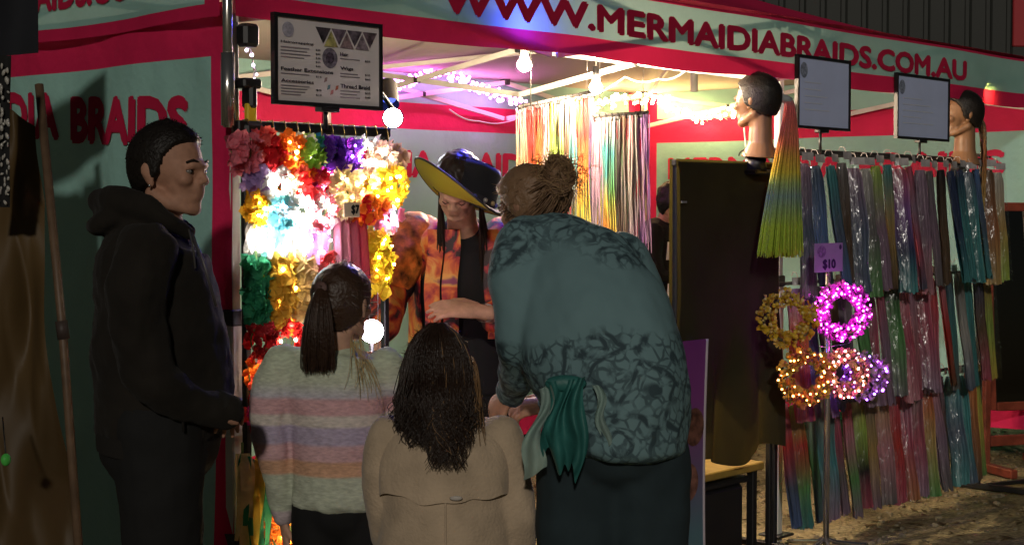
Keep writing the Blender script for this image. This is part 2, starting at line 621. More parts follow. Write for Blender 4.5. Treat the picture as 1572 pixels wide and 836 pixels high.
def sheet(origin, U, length, z0, z1, normal, bu0, bu1, bv0, bv1, ripple=.012, seed=0, nu=60, nv=16, name='side_wall', lean=0.0):
    """fabric sheet with red border around a teal print; returns surface fn"""
    def fn(u, v, lift=0.0):
        h = (v - z0) / (z1 - z0)
        a = ripple * (1 - h * .65)
        n_ = a * (mnoise.noise(Vector((u * 2.2, v * .35, seed))) * 1.3 + .45 * mnoise.noise(Vector((u * 7, v * .8, seed + 3))) + .35 * mnoise.noise(Vector((u * 2 + v * 2, v * 1.5, seed + 9))))
        sag = -.014 * math.sin(math.pi * min(1, max(0, u / length)) * max(1, round(length / 1.5))) ** 2 * (1 if v < z0 + .05 else .3)
        return Vector(origin) + U * u + Z3 * (v + sag) + normal * (n_ + lift + lean * (1 - h))
    us = merge_sorted(lin(0, length, nu), [bu0, length - bu1])
    vs2 = merge_sorted(lin(z0, z1, nv), [z0 + bv0, z1 - bv1])
    b = MB()
    b.grid(fn, us, vs2, mfn=lambda u, v: 1 if (bu0 < u < length - bu1 and z0 + bv0 < v < z1 - bv1) else 0)
    o = part(name, b, [red_f, teal_f] if name == 'valance' else [red_w, teal_w], gz_t)
    return fn, o

X3, Y3 = Vector((1, 0, 0)), Vector((0, 1, 0))
# front valance (outer face -Y)
fv, ov = sheet((0, -.03, 0), X3, 6.0, VB, VT, -Y3, .13, .13, .07, .012, ripple=.016, seed=1, nu=110, nv=8, name='valance')
t = MB(); lettering(t, 'WWW.MERMAIDIABRAIDS.COM.AU', lambda u, v: fv(u, v, .004), .86, 4.78, 2.193, 2.30, bold=.045)
part('lettering', t, let_f, ov)
# left valance (outer face -X), reads towards -Y
fl, ol = sheet((-.03, 3, 0), -Y3, 3.0, VB, VT, -X3, .02, .07, .04, .012, ripple=.016, seed=2, nu=60, nv=8, name='valance')
t = MB(); lettering(t, 'WWW.MERMAIDIABRAIDS.COM.AU', lambda u, v: fl(u, v, .004), .68, 2.86, 2.19, 2.295, bold=.045)
part('lettering', t, let_f, ol)
# back and right valances
sheet((6, 3.03, 0), -X3, 6.0, VB, VT, Y3, .13, .13, .07, .012, seed=5, nu=50, nv=6, name='valance')
sheet((6.03, 0, 0), Y3, 3.0, VB, VT, X3, .1, .1, .06, .012, seed=6, nu=30, nv=6, name='valance')
# side walls
fw, ow = sheet((0.0, 3, 0), -Y3, 2.985, .06, 2.15, -X3, .1, .085, .12, .16, ripple=.045, seed=11, nu=80, nv=26, name='side_wall')
t = MB(); t2 = MB()
lettering(t, 'MERMAIDIA', lambda u, v: fw(u, v + (u - 2.45) * -.05, .005), 1.02, 2.08, 1.745, 1.905, bold=.05)
lettering(t2, 'BRAIDS', lambda u, v: fw(u, v + (u - 2.45) * -.05, .005), 2.145, 2.80, 1.735, 1.895, bold=.055)
part('lettering', t, let_f, ow)
part('lettering', t2, let_f, ow)
fb, ob = sheet((0.0, 3.0, 0), X3, 5.99, .06, 2.11, -Y3, .1, .12, .12, .10, ripple=.03, seed=21, nu=90, nv=22, name='side_wall')
t = MB(); t2 = MB()
lettering(t, 'MERMAIDIA', lambda u, v: fb(u, v, .005), 2.55, 3.90, 1.72, 1.885, bold=.05)
lettering(t2, 'BRAIDS', lambda u, v: fb(u, v, .005), 4.0, 4.82, 1.72, 1.885, bold=.055)
part('lettering', t, let_f, ob)
part('lettering', t2, let_f, ob)
fr, orr = sheet((6.0, 3.0, 0), -Y3, 2.99, .22, 2.11, -X3, .12, .10, .12, .12, ripple=.03, seed=31, nu=60, nv=22, name='side_wall')
t = MB(); t2 = MB()
lettering(t, 'MERMAIDIA', lambda u, v: fr(u, v, .005), .22, 1.62, 1.725, 1.885, bold=.05)
lettering(t2, 'BRAIDS', lambda u, v: fr(u, v, .005), 1.72, 2.70, 1.725, 1.885, bold=.055)
part('lettering', t, let_f, orr)
part('lettering', t2, let_f, orr)

# roof: hipped, outer red sheet and a pale lining below it
RZ = 2.82
def roof_pts(dz, ins):
    e = [(-.04 + ins, -.04 + ins, VT + dz), (6.04 - ins, -.04 + ins, VT + dz), (6.04 - ins, 3.04 - ins, VT + dz), (-.04 + ins, 3.04 - ins, VT + dz)]
    r0, r1 = (1.5, 1.5, RZ + dz), (4.5, 1.5, RZ + dz)
    return [Vector(p) for p in e], Vector(r0), Vector(r1)
def roof_sheet(dz, ins, mats, name):
    e, r0, r1 = roof_pts(dz, ins)
    b = MB()
    def quad(a, b_, c, d, n, mi_fn):
        def fn(u, v):
            p = lerp(lerp(a, b_, u), lerp(d, c, u), v)
            L = 4 * v * (1 - v)
            return p - Z3 * (.11 * L * (1 - .5 * abs(2 * u - 1)))
        b.grid(fn, lin(0, 1, n), lin(0, 1, 12), mfn=mi_fn)
    quad(e[0], e[1], r1, r0, 28, lambda u, v: 1 if (.12 < v < .75 and (.06 < u < .40)) else 0)
    quad(e[2], e[3], r0, r1, 28, lambda u, v: 0)
    quad(e[1], e[2], r1 + Y3 * .001, r1 - Y3 * .001, 16, lambda u, v: 0)
    quad(e[3], e[0], r0 - Y3 * .001, r0 + Y3 * .001, 16, lambda u, v: 0)
    return part(name, b, mats, gz_t)
orf = roof_sheet(0.012, 0, [red_f, red_f], 'roof')
roof_sheet(-.02, .03, [lining_f, lining_f], 'roof_lining')
# vent flap in the roof
vf = MB()
p0 = Vector((3.02, .62, 2.575)); 
vf.grid(lambda u, v: p0 + X3 * (.75 * u) + Vector((0, .13, .05)) * v * (1 - u) + Z3 * (.03 * math.sin(u * 3.1) + .012), lin(0, 1, 10), lin(0, 1, 3))
part('vent_flap', vf, mat('vent_mesh', (.01, .01, .012), rough=.8), gz_t)

# legs
def leg(x, y, lower_r=.021):
    b = MB()
    b.box((x, y, .60), (.042, .042, 1.2), bev=.005)
    o = part('leg', b, alu, gz_t, smooth=False)
    u = MB(); u.box((x, y, 1.78), (.034, .034, 1.16), bev=.004); part('upper_leg', u, alu, o, smooth=False)
    for z in (.035, .52, .93, 1.2):
        c = MB()
        c.box((x, y, z), (.05 if z > .1 else .12, .05 if z > .1 else .12, .05 if z > .1 else .012), bev=.004)
        part('fitting', c, black_pl, o, smooth=False)
    return o
for (x, y) in ((.035, .035), (3.21, .115), (5.965, .035), (.035, 2.965), (3, 2.965), (5.965, 2.965)):
    leg(x, y)
# the near corner has a bright sleeve, a black top bracket and a clamp
sl = MB(); sl.tube([(-.022, -.02, 1.77), (-.022, -.02, 2.42)], .015, n=14)
sl.tube([(-.022, -.02, 1.775), (-.022, -.02, 1.99)], .021, n=14)
part('corner_sleeve', sl, steel, gz_t)
for bc, bsz, bbv in (((.07, .0, 2.05), (.06, .05, .07), .01), ((.06, -.01, 1.905), (.07, .055, .03), .006), ((.065, -.012, 1.865), (.03, .05, .07), .008), ((.062, -.01, 1.765), (.075, .07, .05), .012)):
    br = MB(); br.box(bc, bsz, bev=bbv); part('corner_bracket', br, black_pl, gz_t, smooth=False)
yl = MB(); yl.box((.062, -.02, 1.815), (.036, .02, .06), bev=.004)
part('warning_sticker', yl, mat('yellow_sticker', (.75, .52, .03), rough=.5), gz_t, smooth=False)

# scissor trusses under the eaves
def truss(a, b, n, name='truss_bar'):
    a, b = Vector(a), Vector(b)
    t_, s, u = frame_from(b - a)
    for i in range(n):
        p = lerp(a, b, i / n); q = lerp(a, b, (i + 1) / n)
        for k, (zz0, zz1) in enumerate(((2.33, 2.10), (2.10, 2.33))):
            m_ = MB(); off = s * (.012 if k else -.012)
            m_.bar(p + off + Z3 * zz0, q + off + Z3 * zz1, .014, .028)
            part(name, m_, alu, gz_t, smooth=False)
        for r_ in (p, q):
            pass
        j = MB(); j.box((p + q) / 2 + Z3 * 2.215, (.03, .045, .03), (t_, s, u), bev=.005)
        j2 = MB(); j2.box(q + Z3 * 2.335, (.05, .05, .045), (t_, s, u), bev=.006)
        part('truss_joint', j2, black_pl, gz_t, smooth=False)
        part('truss_joint', j, black_pl, gz_t, smooth=False)
truss((.03, .02, 0), (5.97, .02, 0), 4)
truss((.03, 2.95, 0), (5.97, 2.95, 0), 4)
truss((.03, .03, 0), (.03, 2.97, 0), 2)
truss((5.95, .03, 0), (5.95, 2.97, 0), 2)
truss((3, .03, 0), (3, 2.97, 0), 2)
# peak poles and rafters
for px_ in (1.5, 4.5):
    m_ = MB(); m_.tube([(px_, 1.5, 2.2), (px_, 1.5, RZ - .06)], .022, n=10); part('peak_pole', m_, alu, gz_t)
    for (cx_, cy_) in ((px_ - 1.47, .03), (px_ + 1.47, .03), (px_ - 1.47, 2.97), (px_ + 1.47, 2.97)):
        m_ = MB()
        m_.bar((cx_, cy_, 2.30), (px_, 1.5, 2.52), .014, .026)
        part('rafter', m_, alu, gz_t, smooth=False)
m_ = MB(); m_.bar((1.5, 1.5, RZ - .1), (4.5, 1.5, RZ - .1), .03, .03); part('ridge_bar', m_, alu, gz_t, smooth=False)

# ================================================================== NEIGHBOUR STALL (left edge)
nb_base = at(30, 780, 4.6); nb_base.z = 0
nb = thing('tarpaulin_booth', 'dim brown plastic tarpaulin booth with leaning pole at the left edge', 'booth', nb_base)
tarp_m = mat('brown_tarpaulin', (.085, .052, .02), rough=.55, spec=.25, var=(1.6, .25), bump=(1.5, .35, .06))
TL, TR, BL, BR = at(-160, 70, 4.55), at(62, 195, 4.62), at(-160, 1300, 4.2), at(158, 1290, 4.35)
def tarp(u, v):
    p = lerp(lerp(TL, TR, u), lerp(BL, BR, u), v)
    f = .05 * math.sin(u * 7 + v * 5) * (.3 + v) + .05 * mnoise.noise(Vector((u * 3, v * 5 + u * 3, 1))) + .09 * abs(mnoise.noise(Vector((u * 2.2 - v * 3.0, v * 2.4 + u * 1.6, 7)))) \
        + .02 * abs(mnoise.noise(Vector((u * 5 + v * 4, v * 5 - u * 4, 17))))
    return p - D3 * f
tb = MB(); tb.grid(tarp, lin(0, 1, 60), lin(0, 1, 110)); part('tarpaulin', tb, tarp_m, nb)
pb = MB(); pb.tube([at(60, 130, 4.58), at(96, 505, 4.45), at(150, 1240, 4.3)], .013, n=10)
part('pole', pb, mat('brown_pole', (.12, .075, .045), rough=.45, var=(20, .3)), nb)
cl = MB()
cl.tube([at(94, 492, 4.45), at(98, 520, 4.45)], .018, n=10); part('pole_clip', cl, mat('dark_clip', (.05, .035, .03), rough=.5), nb)
fl_ = MB()
FL = [at(-200, -60, 4.35), at(59, -60, 4.45), at(61, 82, 4.45), at(-200, 95, 4.35)]
fl_.grid(lambda u, v: lerp(lerp(FL[0], FL[1], u), lerp(FL[3], FL[2], u), v) + D3 * (.012 * math.sin(u * 16 + v)), lin(0, 1, 30), lin(0, 1, 8))
part('roof_flap', fl_, mat('navy_fabric', (.012, .013, .018), rough=.8, var=(6, .2)), nb)
# beaded black strip hanging at the far left
bs = MB()
bs.grid(lambda u, v: lerp(lerp(at(-30, 85, 4.3), at(17, 85, 4.3), u), lerp(at(-30, 318, 4.3), at(15, 318, 4.3), u), v) + D3 * (.006 * math.sin(9 * u + 4 * v)), lin(0, 1, 8), lin(0, 1, 20))
bo = part('beaded_strip', bs, mat('black_cloth', (.01, .01, .01), rough=.8), nb)
bb = MB()
for i in range(120):
    p = at(rnd(-20, 14), rnd(95, 312), 4.292)
    bb.ell(p, (rnd(.003, .008), .003, rnd(.003, .01)), (R3 * .8 + Z3 * rnd(-.6, .6), D3, Z3), nu=6, nv=4)
part('beads', bb, mat('pearl_bead', (.4, .38, .34), rough=.2, spec=.7), bo, kind='stuff')
gl_ = MB(); gl_.ell(at(9, 705, 4.12), (.014, .012, .017), nu=12, nv=8)  # added bauble and thread, standing in for a spot of green light
gls = MB(); gls.tube([at(9, 700, 4.13), at(4, 640, 4.2)], .002, n=5)
gt = thing('light_spot_bauble', 'tiny added bauble standing in for a green light spot at the left edge', 'bauble', at(9, 705, 4.12))
part('bauble', gl_, mat('light_spot_green', (.08, .5, .08), rough=.08, spec=.8), gt); part('thread', gls, black_pl, gt)

# ================================================================== LAMPS THAT ARE LIT
def on_y(px, py, Y):
    v = FWD * FPX + R3 * (px - 786) + UPV * (418 - py)
    return CAM + v * ((Y - CAM.y) / v.y)

def on_x(px, py, X):
    v = FWD * FPX + R3 * (px - 786) + UPV * (418 - py)
    return CAM + v * ((X - CAM.x) / v.x)

warm_bulb = glow('warm_bulb_glow', (1.0, .76, .52), 2300)
for px_, py_, d_, lab in ((805, 100, 6.5, 'bare warm light bulb hanging under the roof, left one of two'),
                          (915, 135, 7.3, 'bare warm light bulb above the hanging hair strands, right one of two')):
    c = at(px_, py_, d_)
    tb_ = thing('light_bulb', lab, 'light bulb', c, 'bulbs under the stall roof')
    m_ = MB(); m_.ell(c, (.030, .030, .028), nu=16, nv=10); m_.tube([c + Z3 * .02, c + Z3 * .045], [.02, .014], n=12, cap=False)
    part('globe', m_, warm_bulb, tb_)
    m_ = MB(); m_.tube([c + Z3 * .042, c + Z3 * .10], .0165, n=12); part('socket', m_, black_pl, tb_)
    m_ = MB(); m_.tube([c + Z3 * .10, c + Vector((.03, .02, .17)), c + Vector((.02, .05, .24)), c + Vector((.03, .08, .36))], .004, n=6); part('cord', m_, alu, tb_)

# spotlight clipped behind the flower rack
c = at(603, 181, 5.9)
spt_ = thing('spot_lamp', 'small black spotlight shining white beside the price board', 'spotlight', c)
aim = (at(640, 260, 4.2) - c).normalized()
m_ = MB(); m_.tube([c - aim * .10, c - aim * .07, c - aim * .015, c + aim * .004], [.022, .036, .04, .041], n=18, cap=True); part('housing', m_, black_pl, spt_)
m_ = MB(); m_.tube([c + aim * .005, c + aim * .012], [.036, .028], n=18); part('lens', m_, glow('cool_white_led', (.85, .9, 1.0), 90), spt_)
m_ = MB(); m_.tube([c - aim * .05 + Z3 * .03, c + Vector((-.05, .02, .10)), c + Vector((-.09, .04, .12))], .009, n=8); part('bracket', m_, black_pl, spt_)

# coloured LED wash lamps on the front truss
def wash(px_, py_, Y, col, st_, lab, aimv, r=.03, hood=1.3):
    c = on_y(px_, py_, Y)
    o = thing('party_light', lab, 'party light', c, 'coloured party lights')
    aimv = aimv.normalized()
    m_ = MB(); m_.tube([c - aimv * .07, c - aimv * .035, c + aimv * r * hood], r * 1.3, n=20, cap=False); m_.tube([c - aimv * .07, c - aimv * .06], r * 1.28, n=20); part('housing', m_, black_pl, o)
    m_ = MB(); m_.ell(c, (r, r, r * .8), nu=14, nv=8); part('lens', m_, glow('led_' + lab, col, st_), o)
wash(766, 50, .085, (.06, .07, 1.0), 1700, 'blue party light glowing behind the bottom of the front valance', Vector((0, -1, -.25)), r=.03, hood=.35)
wash(1296, 208, 1.7, (.08, 1.0, .55), 1100, 'green party light washing the teal right wall', Vector((.95, .1, -.1)), hood=.7)
wash(1500, 132, .03, (.95, .76, .18), 1500, 'yellow party light under the right end of the valance', Vector((.30, -.75, -.50)), hood=1.3)
wash(597, 150, .75, (.10, .16, 1.0), 1.6, 'blue party light beside the spotlight behind the price board', Vector((-.3, -.4, -.6)))

# fairy light strings along the back truss
def fairy(path, n, col, st_, lab, spread, r=.0105):
    o = thing('fairy_lights', lab, 'fairy lights', path[0], 'fairy light strings')
    P = [Vector(p) for p in path]
    m_ = MB()
    pts = []
    tot = len(P) - 1
    for i in range(n * 2):
        s = i / (n * 2 - 1) * tot
        k = min(int(s), tot - 1)
        q = lerp(P[k], P[k + 1], s - k)
        pts.append(q + Vector((rnd(-1, 1), rnd(-1, 1), rnd(-1.0, .6))) * spread)
    m_.tube(pts, .0022, n=4); part('wire', m_, mat('clear_wire', (.4, .4, .42), rough=.3), o)
    b = MB()
    for i in range(n):
        b.ell(pts[i * 2] - Z3 * .008, r * rnd(.7, 1.35), nu=6, nv=4)
    part('bulbs', b, glow('fairy_' + lab, col, st_), o, kind='stuff')
Yb = 2.86
fairy([on_y(568, 142, Yb), on_y(625, 122, Yb), on_y(672, 104, Yb)], 66, (1, .16, .9), 26, 'purple fairy lights rising to the roof joint, left string', .04)
fairy([on_y(672, 106, Yb), on_y(735, 130, Yb), on_y(802, 158, Yb)], 84, (1, .26, .88), 26, 'lilac white fairy lights falling from the roof joint to the hair strands', .04)
fairy([on_y(918, 158, Yb), on_y(968, 146, Yb), on_y(1020, 148, Yb)], 40, (1, .62, .28), 70, 'warm fairy lights just right of the right bulb', .05)
fairy([on_x(1015, 150, 5.9), on_x(1070, 180, 5.9), on_x(1142, 168, 5.9)], 64, (1, .70, .26), 60, 'thick warm yellow fairy light garland over the back right corner', .045)
fairy([on_y(385, 60, .22), on_y(388, 120, .22), on_y(380, 175, .22)], 12, (.9, .7, 1), 12, 'short fairy light string behind the near corner post', .02, r=.005)
# power cords
for k, (pts, lab) in enumerate((([on_y(1140, 118, .3), on_y(1146, 150, .35), on_y(1142, 190, .4), on_y(1148, 240, .4)], 'white power cord hanging beside the dark haired mannequin head'),
                                ([on_y(880, 155, 1.2), on_y(960, 118, .9), on_y(1010, 122, .7), on_y(1060, 104, .3)], 'pale power cord swagged under the roof to the valance'),
                                ([on_y(690, 168, 2.9), on_y(735, 186, 2.9), on_y(790, 184, 2.9), on_y(805, 160, 2.9)], 'thin pale cord looping along the top of the back wall'))):
    m_ = MB()
    sm = []
    for i in range(len(pts) - 1):
        for j in range(6):
            t_ = j / 6
            sm.append(lerp(pts[i], pts[i + 1], t_) - Z3 * (.02 * math.sin(math.pi * t_)))
    sm.append(pts[-1])
    m_.tube(sm, .0045, n=6)
    solo('power_cord', m_, alu, lab, 'cord', pts[0])

# ================================================================== HEADS (people and mannequins)
def head_axes(fwd, up):
    f = fwd.normalized()
    l = up.cross(f).normalized()
    u = f.cross(l).normalized()
    return f, l, u

class Head:
    def __init__(self, chin, fwd, up=Z3, s=1.0):
        self.o = Vector(chin); self.f, self.l, self.u = head_axes(fwd, up); self.s = s
    def p(self, x, y, z):
        return self.o + (self.f * x + self.l * y + self.u * z) * self.s
    def ell(self, mb, c, r, nu=20, nv=14):
        mb.ell(self.p(*c), [q * self.s for q in r], (self.f, self.l, self.u), nu, nv)
    def tube(self, mb, pts, rads, n=12):
        mb.tube([self.p(*q) for q in pts], [q * self.s for q in rads], n=n, dome=True)

def build_head(mb, H, ears=True, child=False):
    H.ell(mb, (-.012, 0, .147), (.098, .076, .088), 28, 18)
    H.ell(mb, (.030, 0, .125), (.060, .064, .072))
    H.ell(mb, (.040, 0, .085), (.048, .054, .062))
    H.ell(mb, (.035, 0, .048), (.052, .050, .040))
    H.tube(mb, [(-.02, .050, .06), (.03, .044, .032), (.066, .018, .020)], [.022, .017, .015])
    H.tube(mb, [(-.02, -.050, .06), (.03, -.044, .032), (.066, -.018, .020)], [.022, .017, .015])
    H.ell(mb, (.068, 0, .022), (.021, .024, .020))
    H.tube(mb, [(.084, .032, .134), (.090, .012, .132), (.090, -.012, .132), (.084, -.032, .134)], [.011, .012, .012, .011])
    H.tube(mb, [(.085, 0, .130), (.095, 0, .112), (.1035, 0, .095)], [.0085, .0095, .0118])
    H.ell(mb, (.098, .012, .090), (.012, .009, .009)); H.ell(mb, (.098, -.012, .090), (.012, .009, .009))
    H.ell(mb, (.083, 0, .072), (.014, .026, .014))
    H.ell(mb, (.087, 0, .0635), (.010, .023, .0068)); H.ell(mb, (.085, 0, .0525), (.010, .020, .0072))
    H.ell(mb, (.066, .038, .096), (.022, .022, .02)); H.ell(mb, (.066, -.038, .096), (.022, .022, .02))
    if ears:
        for sg in (1, -1):
            H.ell(mb, (-.012, .079 * sg, .112), (.019, .008, .032), 14, 10)
            H.ell(mb, (-.020, .086 * sg, .120), (.014, .007, .022), 14, 10)
            H.ell(mb, (-.006, .078 * sg, .086), (.010, .007, .012), 12, 8)

def eyes(H, parent, closed=False, lid=None):
    for sg in (1, -1):
        if closed:
            m_ = MB(); H.ell(m_, (.0765, .031 * sg, .1155), (.0135, .0145, .011), 14, 10); part('eyelid', m_, lid, parent)
            m_ = MB(); H.tube(m_, [(.082, .043 * sg, .109), (.0905, .031 * sg, .106), (.086, .019 * sg, .109)], [.0014, .0018, .0014], 6); part('eyelashes', m_, mat('brow_hair', (.014, .009, .006), rough=.7), parent)
            continue
        m_ = MB()
        H.ell(m_, (.0745, .031 * sg, .1165), (.0125, .0125, .0095), 14, 10)
        e = part('eye', m_, mat('eye_white', (.17, .14, .12), rough=.2, spec=.6), parent)
        m_ = MB()
        H.ell(m_, (.0838, .031 * sg, .1160), (.0045, .0065, .0065), 10, 8)
        part('iris', m_, mat('eye_iris', (.02, .012, .008), rough=.15, spec=.6), e)
        m_ = MB()
        H.tube(m_, [(.079, .046 * sg, .140), (.091, .033 * sg, .145), (.094, .016 * sg, .141)], [.0028, .0042, .003], 8)
        part('eyebrow', m_, mat('brow_hair', (.014, .009, .006), rough=.7), parent)
        m_ = MB()
        H.tube(m_, [(.077, .043 * sg, .1225), (.0895, .031 * sg, .1255), (.084, .018 * sg, .121)], [.0026, .0032, .0026], 8)
        part('eyelid', m_, MATS.get('skin_lid') or mat('skin_lid', (.32, .17, .11), rough=.5), parent)

HL_SHORT = ([-.12, -.06, -.03, -.004, .012, .03, .05, .07, .12], [.045, .05, .07, .085, .10, .15, .178, .188, .195])
HL_LONG = ([-.12, -.06, -.03, .01, .03, .05, .07, .12], [-.02, -.01, .02, .09, .15, .178, .188, .195])
def interp(x, xs, ys):
    if x <= xs[0]: return ys[0]
    for i in range(len(xs) - 1):
        if x <= xs[i + 1]:
            return ys[i] + (ys[i + 1] - ys[i]) * (x - xs[i]) / (xs[i + 1] - xs[i])
    return ys[-1]

def hair_cap(mb, H, line=HL_SHORT, th=.012, top=.0, rough=.004, nu=72, nv=48, seed=0, tufts=0, tl=.02):
    c = Vector((-.012, 0, .145))
    vs = []; fs = []; roots = []
    for i in range(nv + 1):
        tt = math.pi * i / nv
        for j in range(nu):
            ph = 2 * math.pi * j / nu
            d = Vector((math.sin(tt) * math.cos(ph), math.sin(tt) * math.sin(ph), math.cos(tt)))
            q = Vector((d.x * .101, d.y * .080, d.z * .092 if d.z > 0 else d.z * .13))
            pt = c + q
            k = sstep(-.006, .012, pt.z - interp(pt.x, *line))
            n_ = rough * mnoise.noise(pt * 60 + Vector((seed, 0, 0))) + rough * .8 * mnoise.noise(pt * 25 + Vector((0, seed, 0)))
            ex = lerp(-.028, th + n_ + top * max(0, d.z) ** 2, k)
            pt2 = pt + d * ex
            vs.append(H.p(*pt2))
            if k > .9 and tufts:
                roots.append((pt2, d))
    for i in range(nv):
        for j in range(nu):
            a = i * nu + j; b = i * nu + (j + 1) % nu
            fs.append((a, a + nu, b + nu, b))
    mb.add(vs, fs)
    for _ in range(tufts if roots else 0):
        pt, d = random.choice(roots)
        pt = pt + Vector((rnd(-1, 1), rnd(-1, 1), rnd(-1, 1))) * .004
        fl = (d * .28 + Vector((.35, rnd(-.4, .4), rnd(-.5, .2)))).normalized()
        side = fl.cross(d).normalized() * .0016
        L_ = tl * rnd(.5, 1.2)
        a, b, e = pt - d * .002 + side, pt - d * .002 - side, pt + fl * L_ - d * .0
        mb.add([H.p(*a), H.p(*b), H.p(*e)], [(0, 1, 2)])

def strand(mb, pts, r0, r1, n=4):
    k = len(pts)
    mb.tube(pts, [lerp(r0, r1, i / (k - 1)) for i in range(k)], n=n, cap=False)

def bez(a, b, c, d, n):
    out = []
    for i in range(n + 1):
        t = i / n; s = 1 - t
        out.append(a * s ** 3 + b * 3 * s * s * t + c * 3 * s * t * t + d * t ** 3)
    return out

# ================================================================== FLOWER RACK (near corner)
def rk(px_, py_, off=0.0):
    return on_y(px_, py_, -.05 - off)

fr_base = Vector((.34, -.02, 0))
fr_t = thing('flower_rack', 'tall black display rack hung with flower garlands by the corner post', 'display rack', fr_base)
for px_ in (376, 590):
    top = on_y(px_, 190 if px_ < 400 else 204, -.02)
    m_ = MB(); m_.box((top.x, top.y, top.z / 2), (.022, .022, top.z), bev=.003); o_ = part('upright', m_, black_pl, fr_t, smooth=False)
    m_ = MB(); m_.box((top.x, top.y, .02), (.05, .42, .03), bev=.004); part('foot', m_, black_pl, o_, smooth=False)
a_, b_ = on_y(362, 190, -.02), on_y(596, 206, -.02)
zr = (a_.z + b_.z) / 2
m_ = MB(); m_.bar((a_.x, a_.y, zr), (b_.x, b_.y, zr), .03, .03); part('top_rail', m_, black_pl, fr_t, smooth=False)
for z_ in (1.32, .86, .52):
    m_ = MB(); m_.bar((a_.x + .03, a_.y + .012, z_), (b_.x - .02, b_.y + .012, z_), .014, .014); part('cross_rail', m_, black_pl, fr_t, smooth=False)
gold = mat('brass_hook', (.75, .5, .16), rough=.25, metal=.9)
for i in range(13):
    x_ = lerp(a_.x + .035, b_.x - .02, i / 12)
    p = Vector((x_, -.02, zr + .018))
    m_ = MB()
    m_.tube([p + Vector((0, .014, -.02)), p + Vector((0, .012, 0)), p + Vector((0, -.012, .001)), p + Vector((0, -.02, -.02)), p + Vector((0, -.022, -.05)), p + Vector((.002, -.034, -.058)), p + Vector((.003, -.042, -.046))], .0022, n=5)
    part('hook', m_, gold, fr_t)
# pale wire mesh panel behind the goods
m_ = MB()
for i in range(15):
    x_ = lerp(a_.x + .05, b_.x - .03, i / 14); m_.tube([(x_, .0, .9), (x_, .0, zr - .03)], .0016, n=4)
for i in range(22):
    z_ = lerp(.9, zr - .03, i / 21); m_.tube([(a_.x + .05, .003, z_), (b_.x - .03, .003, z_)], .0016, n=4)
part('wire_mesh', m_, mat('zinc_wire', (.5, .5, .52), metal=.7, rough=.35), fr_t, kind='stuff')

def petal(nm, c):
    return mat('petal_' + nm, c, rough=.6, spec=.25, trans=.45, tcol=tuple(min(1, q * 1.25 + .02) for q in c), var=(40, .2))
PET = {'pink': (.75, .22, .28), 'red': (.70, .02, .03), 'coral': (.85, .14, .12), 'orange': (.95, .22, .02), 'white': (.85, .82, .78), 'lime': (.35, .62, .08),
       'green': (.04, .36, .12), 'teal': (.03, .25, .28), 'purple': (.13, .03, .36), 'violet': (.28, .03, .42), 'peach': (.85, .55, .38), 'tan': (.55, .38, .24),
       'lilac': (.5, .35, .65), 'cream': (.85, .72, .40), 'yellow': (.92, .68, .04), 'gold': (.90, .52, .03), 'aqua': (.25, .70, .72), 'ochre': (.78, .50, .06), 'pale ochre': (.82, .62, .28),
       'magenta': (.75, .06, .38), 'dark red': (.35, .015, .02), 'leaf green': (.03, .25, .12)}
LEDC = {'white': (1, .93, .82), 'warm': (1, .72, .36), 'pink': (1, .5, .85), 'blue': (.6, .75, 1), 'yellow': (1, .8, .3)}
def led(nm, st_=150):
    return glow('led_bead_' + nm, LEDC[nm], st_)

